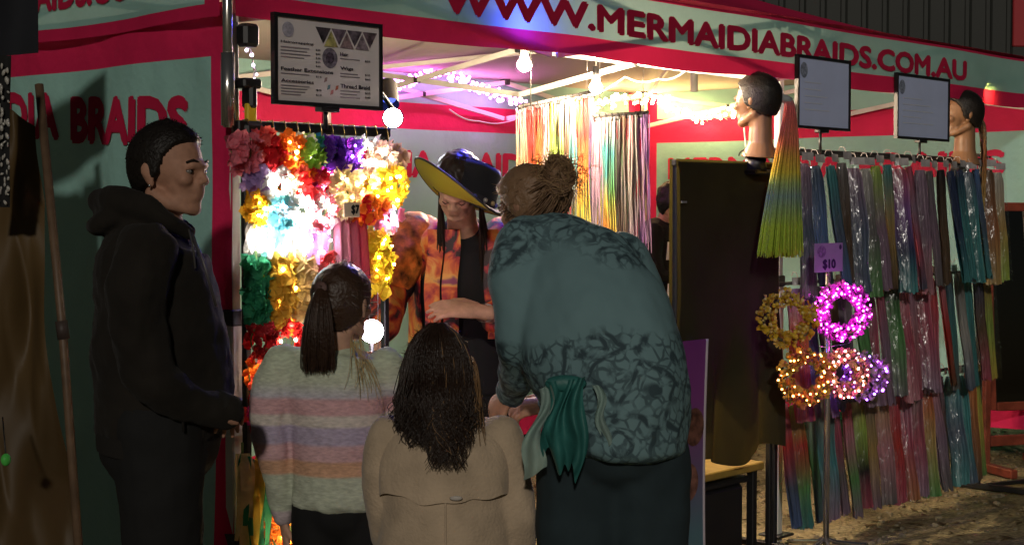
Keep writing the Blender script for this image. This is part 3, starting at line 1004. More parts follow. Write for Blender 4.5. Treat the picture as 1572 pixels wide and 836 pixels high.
def garland(cx, y0, y1, hw, colr, lab, lit=None, off=.02, kind='lei', nled=12, accent=None, group='flower garlands on the rack', name='flower_garland', cat='garland', scale=1.0):
    top = rk(cx, y0, off); bot = rk(cx, y1, off)
    H_ = (top.z - bot.z); W_ = (rk(cx + hw, y0, off).x - rk(cx - hw, y0, off).x)
    o = thing(name, lab, cat, top, group)
    fm, am = MB(), MB()
    core = []
    if kind == 'lei':
        cz = (top + bot) / 2
        n = int(38 * scale)
        for i in range(n):
            a = 6.283 * i / n
            rr = rnd(.55, 1.05)
            p = cz + Vector((math.cos(a) * W_ * .5 * rr, rnd(-.045, .015), math.sin(a) * H_ * .5 * rr))
            nr = (p - cz).normalized() * .5 + Vector((rnd(-.5, .5), -1.0, rnd(-.5, .5)))
            (am if accent and random.random() < .3 else fm).petal_flower(p, nr, rnd(.015, .027), n=random.choice((5, 6, 7)), cup=rnd(.2, .8))
        core = [cz + Vector((math.cos(6.283 * i / 20) * W_ * .38, 0, math.sin(6.283 * i / 20) * H_ * .40)) for i in range(20)]
        s_ = MB(); s_.tube(core, .0022, n=5, closed=True); part('cord', s_, mat('garland_cord', (.12, .2, .07), rough=.8), o)
    elif kind == 'boa':
        n = int(120 * scale)
        for i in range(n):
            z_ = rnd(0, 1)
            a = rnd(0, 6.283)
            wv = .85 + .25 * mnoise.noise(Vector((z_ * 5, cx, 0)))
            p = lerp(top, bot, z_) + Vector((math.cos(a) * W_ * .5 * wv * rnd(.5, 1), math.sin(a) * .03 * rnd(.4, 1) - .01, 0))
            nr = Vector((math.cos(a), math.sin(a) - .6, rnd(-.6, .3)))
            (am if accent and random.random() < .3 else fm).petal_flower(p, nr, rnd(.014, .026), n=4, cup=rnd(.1, .9))
        core = [top, bot]
        s_ = MB(); s_.tube([top + Z3 * .02, top, bot], .004, n=5); part('cord', s_, mat('garland_cord', (.12, .2, .07), rough=.8), o)
    elif kind == 'drop':
        n = int(11 * scale)
        for i in range(n):
            x_ = rnd(-.5, .5) * W_
            p0 = top + Vector((x_ * .6, rnd(-.02, .01), -rnd(0, .02)))
            wd = rnd(.006, .013); L_ = H_ * rnd(.75, 1.05); ph = rnd(0, 6)
            def fn(u, v, p0=p0, wd=wd, L_=L_, ph=ph, x_=x_):
                k = math.sin(math.pi * min(1, v * 1.02) ** .7)
                return p0 + Vector(((u - .5) * wd * 2 * (.35 + k) + x_ * .5 * v, .01 * math.sin(ph + v * 5) + .006 * math.cos(u * 3), -L_ * v))
            (am if accent and random.random() < .4 else fm).grid(fn, [0, .5, 1], lin(0, 1, 10))
        s_ = MB(); s_.tube([top + Z3 * .03, top - Z3 * .01], .004, n=5); part('tie', s_, mat('garland_cord', (.12, .2, .07), rough=.8), o)
        core = [top, bot]
    part('petals' if kind != 'drop' else 'streamers', fm, petal(colr, PET[colr]), o, smooth=False, kind='stuff')
    if am.v:
        part('accent_petals' if kind != 'drop' else 'accent_streamers', am, petal(accent, PET[accent]), o, smooth=False, kind='stuff')
    if lit:
        l_ = MB()
        cz = (top + bot) / 2
        for i in range(nled):
            a = 6.283 * i / nled + rnd(-.2, .2)
            p = cz + Vector((math.cos(a) * W_ * .36 * rnd(.6, 1.1), -.035 + rnd(-.012, .01), math.sin(a) * H_ * .36 * rnd(.6, 1.1)))
            l_.ell(p, rnd(.0032, .0055), nu=6, nv=4)
        part('lights', l_, led(lit), o, kind='stuff')
    return o

G = garland
# top row on the hooks
G(370, 207, 258, 20, 'pink', 'dusty pink flower garland at the top left end of the rack', off=.05)
G(398, 206, 258, 16, 'coral', 'coral flower garland on the rack top row next to the pink one', off=.03)
G(413, 207, 262, 13, 'red', 'deep red flower garland on the top row of the rack', off=.05)
G(437, 207, 264, 18, 'orange', 'bright orange flower garland on the top row', lit='warm', off=.05, nled=6)
G(455, 212, 256, 13, 'white', 'small white flower garland between orange and lime ones on the top row', lit='white', off=.03, nled=5)
G(470, 213, 258, 14, 'lime', 'lime green flower garland on the top row', off=.05)
G(485, 215, 258, 13, 'green', 'dark green flower garland on the top row', off=.03, accent='teal')
G(504, 214, 262, 13, 'purple', 'dark purple flower garland on the top row next to green', off=.05)
G(519, 215, 264, 12, 'violet', 'violet flower garland on the top row, middle of the purple ones', off=.035)
G(533, 217, 264, 12, 'purple', 'purple flower garland with a lit lower edge, last purple on the top row', lit='pink', off=.05, nled=4)
G(553, 216, 262, 21, 'white', 'white flower garland glowing brightly on the top row', lit='white', off=.04, nled=16)
G(577, 220, 262, 16, 'peach', 'peach flower garland near the top right of the rack', lit='white', off=.05, nled=5)
G(594, 224, 266, 13, 'tan', 'tan flower garland at the top right end of the rack', off=.03)
# second row
G(391, 262, 296, 15, 'lilac', 'muted lilac flower garland below the red ones, left of the second row', off=.05)
G(416, 262, 312, 20, 'white', 'white flower garland full of tiny lights, second row left', lit='white', off=.07, nled=16)
G(444, 258, 304, 22, 'coral', 'coral flower garland under the orange one, second row', off=.06, accent='orange', lit='warm', nled=5)
G(470, 262, 306, 20, 'red', 'red and coral flower garland, middle of the second row', off=.07, accent='coral')
G(490, 258, 300, 15, 'magenta', 'small magenta flower garland below the dark purple ones', off=.05, lit='pink', nled=5)
G(515, 260, 316, 24, 'cream', 'cream flower garland in the middle right of the rack', off=.06, lit='warm', nled=7)
G(548, 260, 312, 22, 'peach', 'peach flower garland under the glowing white one', off=.07, accent='cream', lit='warm', nled=8)
G(574, 262, 312, 19, 'yellow', 'yellow flower garland at the right of the second row', off=.06, lit='yellow', nled=6)
G(597, 258, 316, 20, 'gold', 'golden yellow sunflower garland jutting past the right rack upright', off=.08, accent='yellow', lit='yellow', nled=7)
# third row
G(389, 298, 342, 14, 'gold', 'golden flower garland at the left of the third row', off=.06, lit='warm', nled=5)
G(421, 302, 348, 20, 'aqua', 'aqua flower garland in the third row', off=.08, lit='blue', nled=8)
G(453, 300, 352, 24, 'white', 'brilliant white lit flower garland in the middle of the rack', off=.09, lit='white', nled=26)
G(484, 298, 350, 20, 'pink', 'pale pink lit flower garland right of the brilliant white one', off=.09, lit='white', nled=18, accent='white')
G(522, 304, 336, 16, 'cream', 'small cream garland just above the pink cloth panel', off=.05)
G(560, 302, 338, 17, 'orange', 'orange red flower garland right of the small price tag', off=.09, accent='red')
G(588, 308, 354, 16, 'pink', 'pink garland with violet lights at the right edge of the rack', off=.07, lit='pink', nled=10, accent='white')
# hanging streamers
G(391, 340, 392, 13, 'white', 'white streamer bunch at the left, glowing from above', off=.05, kind='drop', lit='white', nled=6, name='streamer_bunch', cat='streamers', group='streamer bunches on the rack')
G(420, 338, 398, 18, 'aqua', 'pale aqua and white streamer bunch under the aqua garland', off=.06, kind='drop', accent='white', lit='blue', nled=4, name='streamer_bunch', cat='streamers', group='streamer bunches on the rack')
G(450, 340, 396, 17, 'white', 'white streamer bunch under the brilliant white garland', off=.06, kind='drop', lit='white', nled=8, name='streamer_bunch', cat='streamers', group='streamer bunches on the rack')
G(482, 338, 402, 20, 'lilac', 'lilac pink streamer bunch beside the pink cloth panel', off=.06, kind='drop', accent='pink', lit='pink', nled=6, name='streamer_bunch', cat='streamers', group='streamer bunches on the rack')
# boas
G(393, 396, 492, 16, 'leaf green', 'dark green feather boa hanging at the left of the rack', off=.05, kind='boa', scale=1.1, name='feather_boa', cat='boa', group='boas on the rack')
G(426, 394, 492, 22, 'ochre', 'mustard yellow feather boa hanging left of the girl with the ponytail', off=.06, kind='boa', scale=1.6, lit='warm', nled=3, name='feather_boa', cat='boa', group='boas on the rack')
G(463, 394, 486, 18, 'pale ochre', 'pale straw coloured boa next to the mustard one', off=.05, kind='boa', scale=1.3, name='feather_boa', cat='boa', group='boas on the rack')
G(496, 392, 424, 12, 'coral', 'small coral flower tuft above the head of the girl with the ponytail', off=.06, kind='boa', scale=.4, name='flower_tuft', cat='flower', group='tufts on the rack')
G(578, 356, 450, 19, 'yellow', 'long yellow flower garland hanging down the right side of the rack', off=.05, kind='boa', scale=1.3, accent='gold', lit='yellow', nled=9)
# lower flowers
G(399, 496, 548, 18, 'dark red', 'dark red flower garland below the green boa', off=.06, accent='red')
G(432, 494, 548, 22, 'red', 'red and orange flower garland below the mustard boa', off=.06, accent='orange', lit='warm', nled=4)
G(396, 552, 602, 17, 'orange', 'orange flower garland low on the left of the rack', off=.05, accent='coral', lit='warm', nled=4)
G(424, 552, 606, 18, 'gold', 'golden flower garland low on the rack behind the striped sleeve', off=.05, lit='warm', nled=4)
G(396, 606, 664, 17, 'dark red', 'dark red flower garland lowest on the left of the rack', off=.05, accent='magenta')
G(372, 694, 835, 13, 'pale ochre', 'straw coloured ribbon bunch hanging low by the corner post', off=.05, kind='drop', accent='leaf green', name='ribbon_bunch', cat='ribbons', group='ribbon bunches low on the rack')
G(396, 698, 838, 14, 'leaf green', 'green and straw ribbon bunch low on the rack beside the other', off=.05, kind='drop', accent='ochre', name='ribbon_bunch', cat='ribbons', group='ribbon bunches low on the rack')
G(432, 768, 850, 20, 'orange', 'glowing orange flower garland seen low behind the striped sleeve', off=.03, lit='warm', nled=9)
G(594, 700, 850, 9, 'yellow', 'yellow ribbon bunch seen between the two girls', off=.05, kind='drop', lit='warm', nled=3, name='ribbon_bunch', cat='ribbons', group='ribbon bunches low on the rack')

# pink cloth panel and its tag
m_ = MB()
PA = [rk(510, 328, .08), rk(560, 332, .08), rk(561, 428, .08), rk(508, 424, .08)]
m_.grid(lambda u, v: lerp(lerp(PA[0], PA[1], u), lerp(PA[3], PA[2], u), v) + Vector((0, .008 * math.sin(u * 24 + 2 * v) - .03 * v, 0)), lin(0, 1, 36), lin(0, 1, 10))
solo('pink_scarf', m_, ramp_mat('pink_gradient_cloth', [(0, srgb(190, 140, 150)), (.35, srgb(200, 120, 140)), (.8, srgb(190, 50, 80)), (1, srgb(190, 60, 60))], axis='X', rough=.5, trans=.3, fiber=.12),
     'folded dusty pink cloth panel hanging on the flower rack', 'cloth', PA[0])
c_ = rk(540, 322, .13)
tg = thing('price_tag', 'small cream price tag above the pink cloth panel', 'price tag', c_)
m_ = MB(); m_.box(c_, (.065, .003, .045), bev=.001); part('card', m_, mat('tag_card', (.75, .6, .42), rough=.6), tg, smooth=False)
m_ = MB(); lettering(m_, '$7', lambda u, v: c_ + Vector((u, -.004, v)), -.006, .028, -.016, .016, bold=.06); part('lettering', m_, black_pl, tg, smooth=False)

# ================================================================== PRICE BOARDS
def sign_frame(name, lab, p0, p1, z0, z1, Y, stem_to, group, base_z, board_m):
    o = thing(name, lab, 'sign', Vector(((p0 + p1) / 2, Y, base_z)), group)
    cx_ = (p0 + p1) / 2; cz_ = (z0 + z1) / 2
    m_ = MB(); m_.box((cx_, Y, cz_), (p1 - p0 - .012, .012, z1 - z0 - .012)); b_o = part('board', m_, board_m, o, smooth=False)
    fr_m = mat('sign_frame_black', (.012, .012, .014), rough=.4, spec=.5)
    for (c, s) in (((cx_, Y - .002, z1 - .005), (p1 - p0, .02, .012)), ((cx_, Y - .002, z0 + .005), (p1 - p0, .02, .012)),
                   ((p0 + .006, Y - .002, cz_), (.012, .0196, z1 - z0 - .0225)), ((p1 - .006, Y - .002, cz_), (.012, .0196, z1 - z0 - .0225))):
        m_ = MB(); m_.box(c, s); part('frame_edge', m_, fr_m, o, smooth=False)
    m_ = MB(); m_.tube([(cx_, Y + .012, stem_to), (cx_, Y + .012, z0)], .007, n=8); part('stem', m_, black_pl, o)
    m_ = MB(); m_.box((cx_, Y + .004, z0 - .008), (.08, .03, .014), bev=.002); part('clip', m_, black_pl, o, smooth=False)
    return o, b_o

paper = mat('sign_paper', (.72, .66, .66), rough=.35, spec=.45, var=(4, .05))
ink = mat('sign_ink', (.03, .025, .04), rough=.5)
ink2 = mat('sign_ink_grey', (.22, .19, .22), rough=.5)
so_, sb_ = sign_frame('price_board', 'black framed price list board with photo triangles above the flower rack', .11, .555, 1.845, 2.118, -.065, zr, 'price boards', zr, paper)
SX0, SZ0, SW, SH = .123, 1.857, .419, .249
def sgn(u, v):
    return Vector((SX0 + u * SW, -.0735, SZ0 + v * SH))
tri_cols = [(.05, .04, .05), (.30, .27, .10), (.12, .09, .12), (.20, .14, .15), (.10, .08, .10), (.22, .17, .2), (.14, .1, .12)]
def flat(pts, m, nm, par=sb_):
    m_ = MB(); m_.add([sgn(*p) for p in pts], [tuple(range(len(pts)))]); return part(nm, m_, m, par, smooth=False)
for i in range(7):
    x_ = .36 + i * .078
    up = i % 2 == 0
    tri = [(x_, .93), (x_ + .15, .93), (x_ + .075, .73)] if up else [(x_ + .005, .70), (x_ + .145, .70), (x_ + .075, .90)]
    flat(tri if not up else tri[::-1], mat('photo_print_%d' % i, tri_cols[i], rough=.4, var=(60, .8)), 'photo_triangle')
circ = lambda cx_, cy_, r, n=28: [(cx_ + r * math.cos(6.283 * i / n), cy_ + r * SW / SH * math.sin(6.283 * i / n)) for i in range(n)]
flat(circ(.50, .56, .075), mat('logo_ring', (.16, .14, .18), rough=.5, var=(90, .6)), 'logo')
m_ = MB(); m_.add([sgn(u, v) - Y3 * .0006 for u, v in circ(.50, .56, .042)], [tuple(range(28))]); part('logo_centre', m_, mat('logo_centre', (.08, .06, .09), rough=.5, var=(120, .7)), sb_, smooth=False)
flat(circ(.10, .86, .055), mat('logo_faint', (.38, .36, .44), rough=.5, var=(90, .3)), 'logo')
def sign_text(body, u0, u1, v0, v1, m=ink, bold=.02):
    m_ = MB(); lettering(m_, body, lambda u, v: sgn(u, v) - Y3 * .0004, u0, u1, v0, v1, bold=bold); part('lettering', m_, m, sb_, smooth=False)
sign_text('Hairwrapping', .03, .34, .690, .725)
sign_text('Feather Extensions', .03, .53, .36, .405)
sign_text('Accessories', .03, .34, .22, .262)
sign_text('Hair', .60, .68, .60, .645)
sign_text('Wigs', .60, .73, .415, .47)
sign_text('Thread Braid', .60, .90, .20, .25)
for u_, v_ in ((.36, .69), (.36, .64), (.36, .59), (.36, .54), (.36, .49)):
    sign_text('$30', u_, u_ + .045, v_ - .06, v_ - .035)
for (u_, v_, s_) in ((.36, .315, '$15'), (.36, .15, '$5'), (.36, .09, '$10'), (.85, .56, '$25'), (.85, .385, '$45'), (.85, .33, '$60'), (.85, .155, '$35'), (.85, .10, '$40')):
    sign_text(s_, u_, u_ + .055, v_ - .015, v_ + .012)
for (u0, u1, v_) in ((.03, .30, .64), (.03, .28, .60), (.03, .31, .56), (.03, .25, .52), (.03, .30, .32), (.03, .3, .175), (.03, .28, .14), (.03, .26, .105), (.03, .22, .07), (.60, .80, .56), (.60, .78, .375), (.60, .8, .34), (.60, .8, .16), (.6, .77, .12), (.6, .8, .08)):
    flat([(u0, v_), (u1, v_), (u1, v_ + .012), (u0, v_ + .012)], ink2, 'text_line')
for (u_, v_, c) in ((.44, .25, (.3, .2, .2)), (.47, .16, (.15, .25, .3)), (.5, .1, (.5, .2, .2)), (.55, .16, (.45, .12, .08))):
    flat([(u_, v_), (u_ + .03, v_ + .02), (u_ + .035, v_ + .07), (u_ + .01, v_ + .06)], mat('print_%d' % int(u_ * 100), c, rough=.5), 'feather_print')

blue_paper = mat('pale_board', (.56, .64, .92), rough=.22, spec=.5, var=(5, .06))
def plain_board(lab, p0, p1, z0, z1, Y, rail):
    o, b_o = sign_frame('price_board', lab, p0, p1, z0, z1, Y, rail, 'price boards', rail, blue_paper)
    m_ = MB()
    cx_, cz_, r = p0 + .055, z1 - .065, .030
    m_.add([Vector((cx_ + r * math.cos(6.283 * i / 24), Y - .0072, cz_ + 1.15 * r * math.sin(6.283 * i / 24))) for i in range(24)], [tuple(range(24))]); part('logo', m_, mat('logo_board', (.22, .25, .33), rough=.4, var=(90, .5)), b_o, smooth=False)
    m_ = MB()
    for k in range(5):
        w_ = rnd(.4, .8)
        zz = z1 - .12 - k * .03
        m_.add([Vector((p0 + .06, Y - .0072, zz)), Vector((p0 + .06 + (p1 - p0 - .12) * w_, Y - .0072, zz)), Vector((p0 + .06 + (p1 - p0 - .12) * w_, Y - .0072, zz + .006)), Vector((p0 + .06, Y - .0072, zz + .006))], [(0, 1, 2, 3)])
    part('faded_text', m_, mat('faded_ink', (.60, .65, .80), rough=.4), b_o, smooth=False, kind='stuff')
plain_board('black framed pale blue board behind the rainbow ponytail', 3.045, 3.50, 1.885, 2.205, -.075, 1.76)
plain_board('black framed pale board at the middle of the hair rack', 3.97, 4.52, 1.87, 2.185, -.06, 1.76)

# ================================================================== HANGING HAIR STRANDS (inside)
def ramp_of(*cols):
    n = len(cols)
    return [(i / max(1, n - 1), c) for i, c in enumerate(cols)]
Hc = {'red': (.62, .03, .02), 'orange': (.80, .22, .02), 'yellow': (.78, .60, .06), 'green': (.12, .38, .10), 'lime': (.40, .60, .08), 'teal': (.06, .32, .33), 'blue': (.10, .20, .45), 'slate': (.10, .14, .22),
      'purple': (.26, .10, .38), 'mauve': (.32, .20, .30), 'pink': (.65, .25, .30), 'rose': (.50, .08, .14), 'silver': (.50, .48, .45), 'grey': (.18, .17, .17), 'black': (.02, .018, .02), 'brown': (.16, .09, .045), 'white': (.75, .7, .62), 'gold': (.55, .36, .10), 'copper': (.45, .16, .05), 'navy': (.03, .05, .13)}
def mute(c, k=.2):
    g_ = (c[0] + c[1] + c[2]) / 3
    return tuple((q * (1 - k * .5) + g_ * k * .5) * .8 for q in c)

def hm(*names, muted=False):
    """names run from the top of the hair to its ends"""
    key = 'hair_' + '_'.join(names) + ('_m' if muted else '')
    return ramp_mat(key, ramp_of(*[mute(Hc[n]) if muted else Hc[n] for n in names[::-1]]), rough=.38, spec=.5, fiber=.35, jitter=.1, trans=.12)

rail_a, rail_b = at(796, 164, 7.15), at(912, 140, 7.75)
rail_c, rail_d = at(912, 178, 7.6), at(995, 172, 8.1)
rt = thing('hanging_rail', 'thin metal rail under the roof carrying the brighter hair strands', 'rail', rail_a)
m_ = MB(); m_.tube([rail_a, rail_b], .008, n=8); part('rail', m_, steel, rt)
for q in (.15, .9):
    p = lerp(rail_a, rail_b, q); m_ = MB(); m_.tube([p, p + Z3 * (2.34 - p.z)], .0025, n=5); part('hanger', m_, steel, rt)
rt2 = thing('hanging_rail', 'thin metal rail carrying the darker hair strands right of the bulb', 'rail', rail_c)
m_ = MB(); m_.tube([rail_c, rail_d], .008, n=8); part('rail', m_, steel, rt2)
for q in (.1, .9):
    p = lerp(rail_c, rail_d, q); m_ = MB(); m_.tube([p, p + Z3 * (2.36 - p.z)], .0025, n=5); part('hanger', m_, steel, rt2)

def hair_hank(top, length, width, m, lab, group, n=16, depth=.03):
    o = thing('hair_hank', lab, 'hair strands', top, group)
    b = MB()
    for i in range(n):
        u = (i + .5) / n - .5
        x_ = u * width * 1.15; y_ = rnd(-depth, depth)
        p = top + R3 * x_ * .7 + D3 * y_ * .5
        L_ = length * rnd(.9, 1.03); ph = rnd(0, 6)
        q = [p + R3 * (x_ * .5 * (k / 9) + .004 * math.sin(ph + k * .7)) + D3 * (y_ * k / 9 + .004 * math.cos(ph + k)) - Z3 * (L_ * k / 9) for k in range(10)]
        strand(b, q, .0042, .0030, n=4)
    part('strands', b, m, o, kind='stuff')
    c = MB()
    c.tube([top + Z3 * .012 - R3 * .004, top + Z3 * .02 + R3 * .01, top - Z3 * .004 + R3 * .012], .004, n=6)
    c.box(top - Z3 * .004, (width * .7, .02, .02), (R3, D3, Z3), bev=.003)
    part('tie', c, black_pl, o, smooth=False)
h1 = [('silver', 'gold', 'yellow'), ('red', 'red', 'orange', 'yellow', 'yellow'), ('red', 'orange', 'yellow', 'yellow'), ('pink', 'white', 'orange'), ('yellow', 'lime', 'green', 'lime'), ('white', 'lime', 'green', 'grey'),
      ('grey', 'brown', 'rose', 'red'), ('silver', 'teal', 'grey', 'green'), ('orange', 'red', 'orange', 'yellow', 'green'), ('red', 'red', 'orange', 'yellow', 'green'), ('grey', 'purple', 'grey')]
l1 = ['silver to yellow', 'first red to yellow', 'second red and orange to yellow', 'pink and white', 'yellow to green', 'white and lime', 'grey and rose', 'silver and teal', 'orange to green rainbow', 'red to green rainbow', 'dark grey and purple']
for i, (c, l) in enumerate(zip(h1, l1)):
    p = lerp(rail_a, rail_b, (i + .4) / len(h1))
    hair_hank(p - Z3 * .012, .72, .052, hm(*c, muted=True), '%s hair strands on the rail left of the right bulb' % l, 'hair hanks on the rails', n=12)
h2 = [('pink', 'mauve', 'grey'), ('white', 'teal', 'teal', 'yellow', 'orange', 'red'), ('silver', 'teal', 'green', 'yellow', 'red'), ('grey', 'black', 'brown'), ('brown', 'grey', 'brown'), ('pink', 'silver', 'mauve'), ('silver', 'grey', 'mauve'), ('purple', 'mauve', 'purple'), ('purple', 'purple', 'mauve')]
l2 = ['pinkish grey', 'white and teal to red rainbow', 'silver and green to red rainbow', 'nearly black', 'dark brown', 'pink and silver', 'silver grey', 'dusky purple and mauve', 'plain purple']
for i, (c, l) in enumerate(zip(h2, l2)):
    p = lerp(rail_c, rail_d, (i + .5) / len(h2))
    hair_hank(p - Z3 * .012, .70, .045, hm(*c, muted=True), '%s hair strands on the rail right of the bulbs' % l, 'hair hanks on the rails', n=11)

# ================================================================== HAIR RACK (right)
hr = thing('hair_rack', 'black clothes rack carrying three tiers of packaged hair pieces', 'display rack', (4.15, .03, 0))
for x_ in (3.05, 5.10):
    m_ = MB(); m_.box((x_, .03, .89), (.028, .028, 1.76), bev=.003); o_ = part('upright', m_, black_pl, hr, smooth=False)
    m_ = MB(); m_.box((x_, -.03, .02), (.035, .62, .03), bev=.004); part('foot', m_, black_pl, o_, smooth=False)
m_ = MB(); m_.bar((3.04, .03, 1.785), (5.16, .03, 1.785), .03, .03); part('top_rail', m_, black_pl, hr, smooth=False)
for z_ in (1.19, .68):
    m_ = MB(); m_.bar((3.05, .055, z_), (5.10, .055, z_), .016, .016); part('cross_rail', m_, black_pl, hr, smooth=False)
m_ = MB(); m_.bar((5.11, -.02, .028), (5.45, -.16, .028), .03, .02); part('foot', m_, black_pl, hr, smooth=False)
for x_ in (5.02, 5.05, 5.08):
    m_ = MB(); m_.bar((x_, -.03, 1.805), (x_ + .03, .09, 1.83), .012, .012); part('clamp', m_, black_pl, hr, smooth=False)

film = plastic_film('clear_packet_film')
def packet_meshes(seed):
    random.seed(seed)
    W_, H_ = .118, .60
    h = MB()
    ph = rnd(0, 6); amp = rnd(.006, .012)
    nu, nv = 14, 18
    def fn(u, v, side=1):
        taper = .55 + .45 * sstep(0, .12, v)
        wob = .010 * mnoise.noise(Vector((v * 3, seed, u))) + .006 * math.sin(v * 9 + ph)
        dep = amp * (1 + math.sin(u * 26 + 3 * mnoise.noise(Vector((u * 4, v * 2, seed))))) * .5 + .012 * math.sin(math.pi * u)
        end = 0
        if v > .999:
            end = .02 * mnoise.noise(Vector((u * 30, seed, 2)))
        return Vector(((u - .5) * W_ * taper + wob, -dep * side, -H_ * v + end))
    h.grid(lambda u, v: fn(u, v, 1), lin(0, 1, nu), lin(.03, 1, nv))
    h.grid(lambda u, v: fn(1 - u, v, -.6), lin(0, 1, nu), lin(.03, 1, nv))
    s = MB()
    s.grid(lambda u, v: Vector(((u - .5) * (W_ + .006), -.012 - .042 * math.sin(math.pi * u) + .003 * mnoise.noise(Vector((u * 4, v * 6, seed + 5))), -(H_ + .02) * v + .015)), lin(0, 1, 12), lin(0, 1, 14))
    gt_ = MB()
    for _ in range(22):
        u, v = rnd(.08, .92), rnd(.05, 1)
        p = Vector(((u - .5) * W_, -.010 - .036 * math.sin(math.pi * u), -H_ * v))
        a1 = Vector((rnd(-1, 1), rnd(-.4, .4), rnd(-1, 1))).normalized() * rnd(.0012, .003); a2 = Vector((rnd(-.5, .5), rnd(-1, 1), rnd(-1, 1))).normalized() * rnd(.0012, .003)
        gt_.add([p - a1, p - a2, p + a1, p + a2], [(0, 1, 2, 3)])
    c = MB()
    c.grid(lambda u, v: Vector(((u - .5) * (W_ * .8), -.034, .03 - .035 * v)), lin(0, 1, 2), lin(0, 1, 2))
    c.tube([(0, -.03, .02), (0, -.02, .05), (0, .0, .055), (0, .01, .04)], .002, n=5)
    return h.mesh('hair_piece'), s.mesh('sleeve'), c.mesh('header_card', smooth=False), gt_.mesh('glitter', smooth=False)
PK = [packet_meshes(k) for k in range(6)]
random.seed(11)
card_m = mat('header_card', (.45, .42, .42), rough=.5, var=(20, .3))
ORD = ['first', 'second', 'third', 'fourth', 'fifth', 'sixth', 'seventh', 'eighth', 'ninth', 'tenth', 'eleventh', 'twelfth', 'thirteenth', 'fourteenth', 'fifteenth', 'sixteenth', 'seventeenth', 'eighteenth', 'nineteenth']
tiers = [
 ('top', 1.745, -.055, [('mauve', 'slate', 'grey'), ('slate', 'blue', 'slate'), ('teal', 'slate', 'blue'), ('grey', 'brown', 'brown'), ('mauve', 'slate', 'slate'), ('silver', 'grey', 'green'), ('lime', 'mauve', 'mauve'), ('teal', 'gold', 'brown'), ('rose', 'purple', 'navy', 'teal'),
   ('rose', 'mauve', 'rose', 'slate'), ('mauve', 'mauve', 'pink'), ('grey', 'mauve', 'grey'), ('black', 'brown', 'brown'), ('navy', 'navy', 'teal'), ('navy', 'teal', 'teal'), ('slate', 'teal', 'teal'), ('blue', 'slate', 'teal'), ('brown', 'copper', 'gold'), ('silver', 'gold', 'lime')]),
 ('middle', 1.20, -.012, [('purple', 'orange', 'red', 'rose'), ('purple', 'slate', 'brown'), ('grey', 'brown', 'mauve'), ('gold', 'brown', 'grey'), ('mauve', 'grey', 'brown'), ('brown', 'green', 'brown'), ('mauve', 'rose', 'mauve'), ('rose', 'mauve', 'mauve'), ('black', 'green', 'grey'),
   ('pink', 'rose', 'pink'), ('mauve', 'pink', 'rose'), ('rose', 'rose', 'mauve'), ('red', 'rose', 'mauve'), ('pink', 'red', 'brown'), ('slate', 'teal', 'grey'), ('grey', 'silver', 'slate'), ('teal', 'teal', 'teal'), ('navy', 'brown', 'rose'), ('copper', 'lime', 'yellow')]),
 ('bottom', .665, .03, [('pink', 'red', 'slate', 'blue'), ('lime', 'red', 'green', 'teal'), ('silver', 'green', 'slate'), ('brown', 'teal', 'mauve'), ('pink', 'rose', 'grey', 'mauve'), ('red', 'pink', 'green', 'mauve'), ('gold', 'lime', 'black', 'rose'), ('grey', 'gold', 'mauve'), ('gold', 'pink', 'grey'),
   ('rose', 'red', 'rose'), ('mauve', 'rose', 'copper'), ('grey', 'rose', 'mauve'), ('red', 'gold', 'green'), ('pink', 'mauve', 'grey'), ('mauve', 'brown', 'grey'), ('teal', 'slate', 'teal'), ('teal', 'teal', 'slate'), ('orange', 'copper', 'brown'), ('lime', 'yellow', 'green')])]
for tn, z_, y_, cols in tiers:
    for i, c in enumerate(cols):
        x_ = 3.125 + i * (5.075 - 3.125) / (len(cols) - 1)
        o = thing('hair_packet', '%s hair packet, %s from the left in the %s tier of the rack' % (' and '.join(list(dict.fromkeys(c))[:2]), ORD[i], tn), 'hair packet', (x_, y_ + rnd(-.012, .012), z_ + rnd(-.012, .012)), 'hair packets on the right rack')
        h_, s_, c_, k_ = PK[(i * 5 + len(tn)) % 6]
        a = bpy.data.objects.new('hair_piece', h_); b = bpy.data.objects.new('sleeve', s_); d = bpy.data.objects.new('header_card', c_); e_ = bpy.data.objects.new('glitter', k_); e_['kind'] = 'stuff'
        for q, m_ in ((a, hm(*c, muted=True)), (b, film), (d, card_m), (e_, mat('glitter_foil', (.9, .88, .85), rough=.22, metal=1.0))):
            COL.objects.link(q); q.parent = o
            if not q.data.materials:
                q.data.materials.append(m_)
            q.material_slots[0].link = 'OBJECT'; q.material_slots[0].material = m_
        o.rotation_euler = (-.12 + rnd(-.05, .05), 0, rnd(-.35, .35))
        o.scale.z = rnd(.97, 1.05) if tn != 'bottom' else rnd(.95, 1.0)

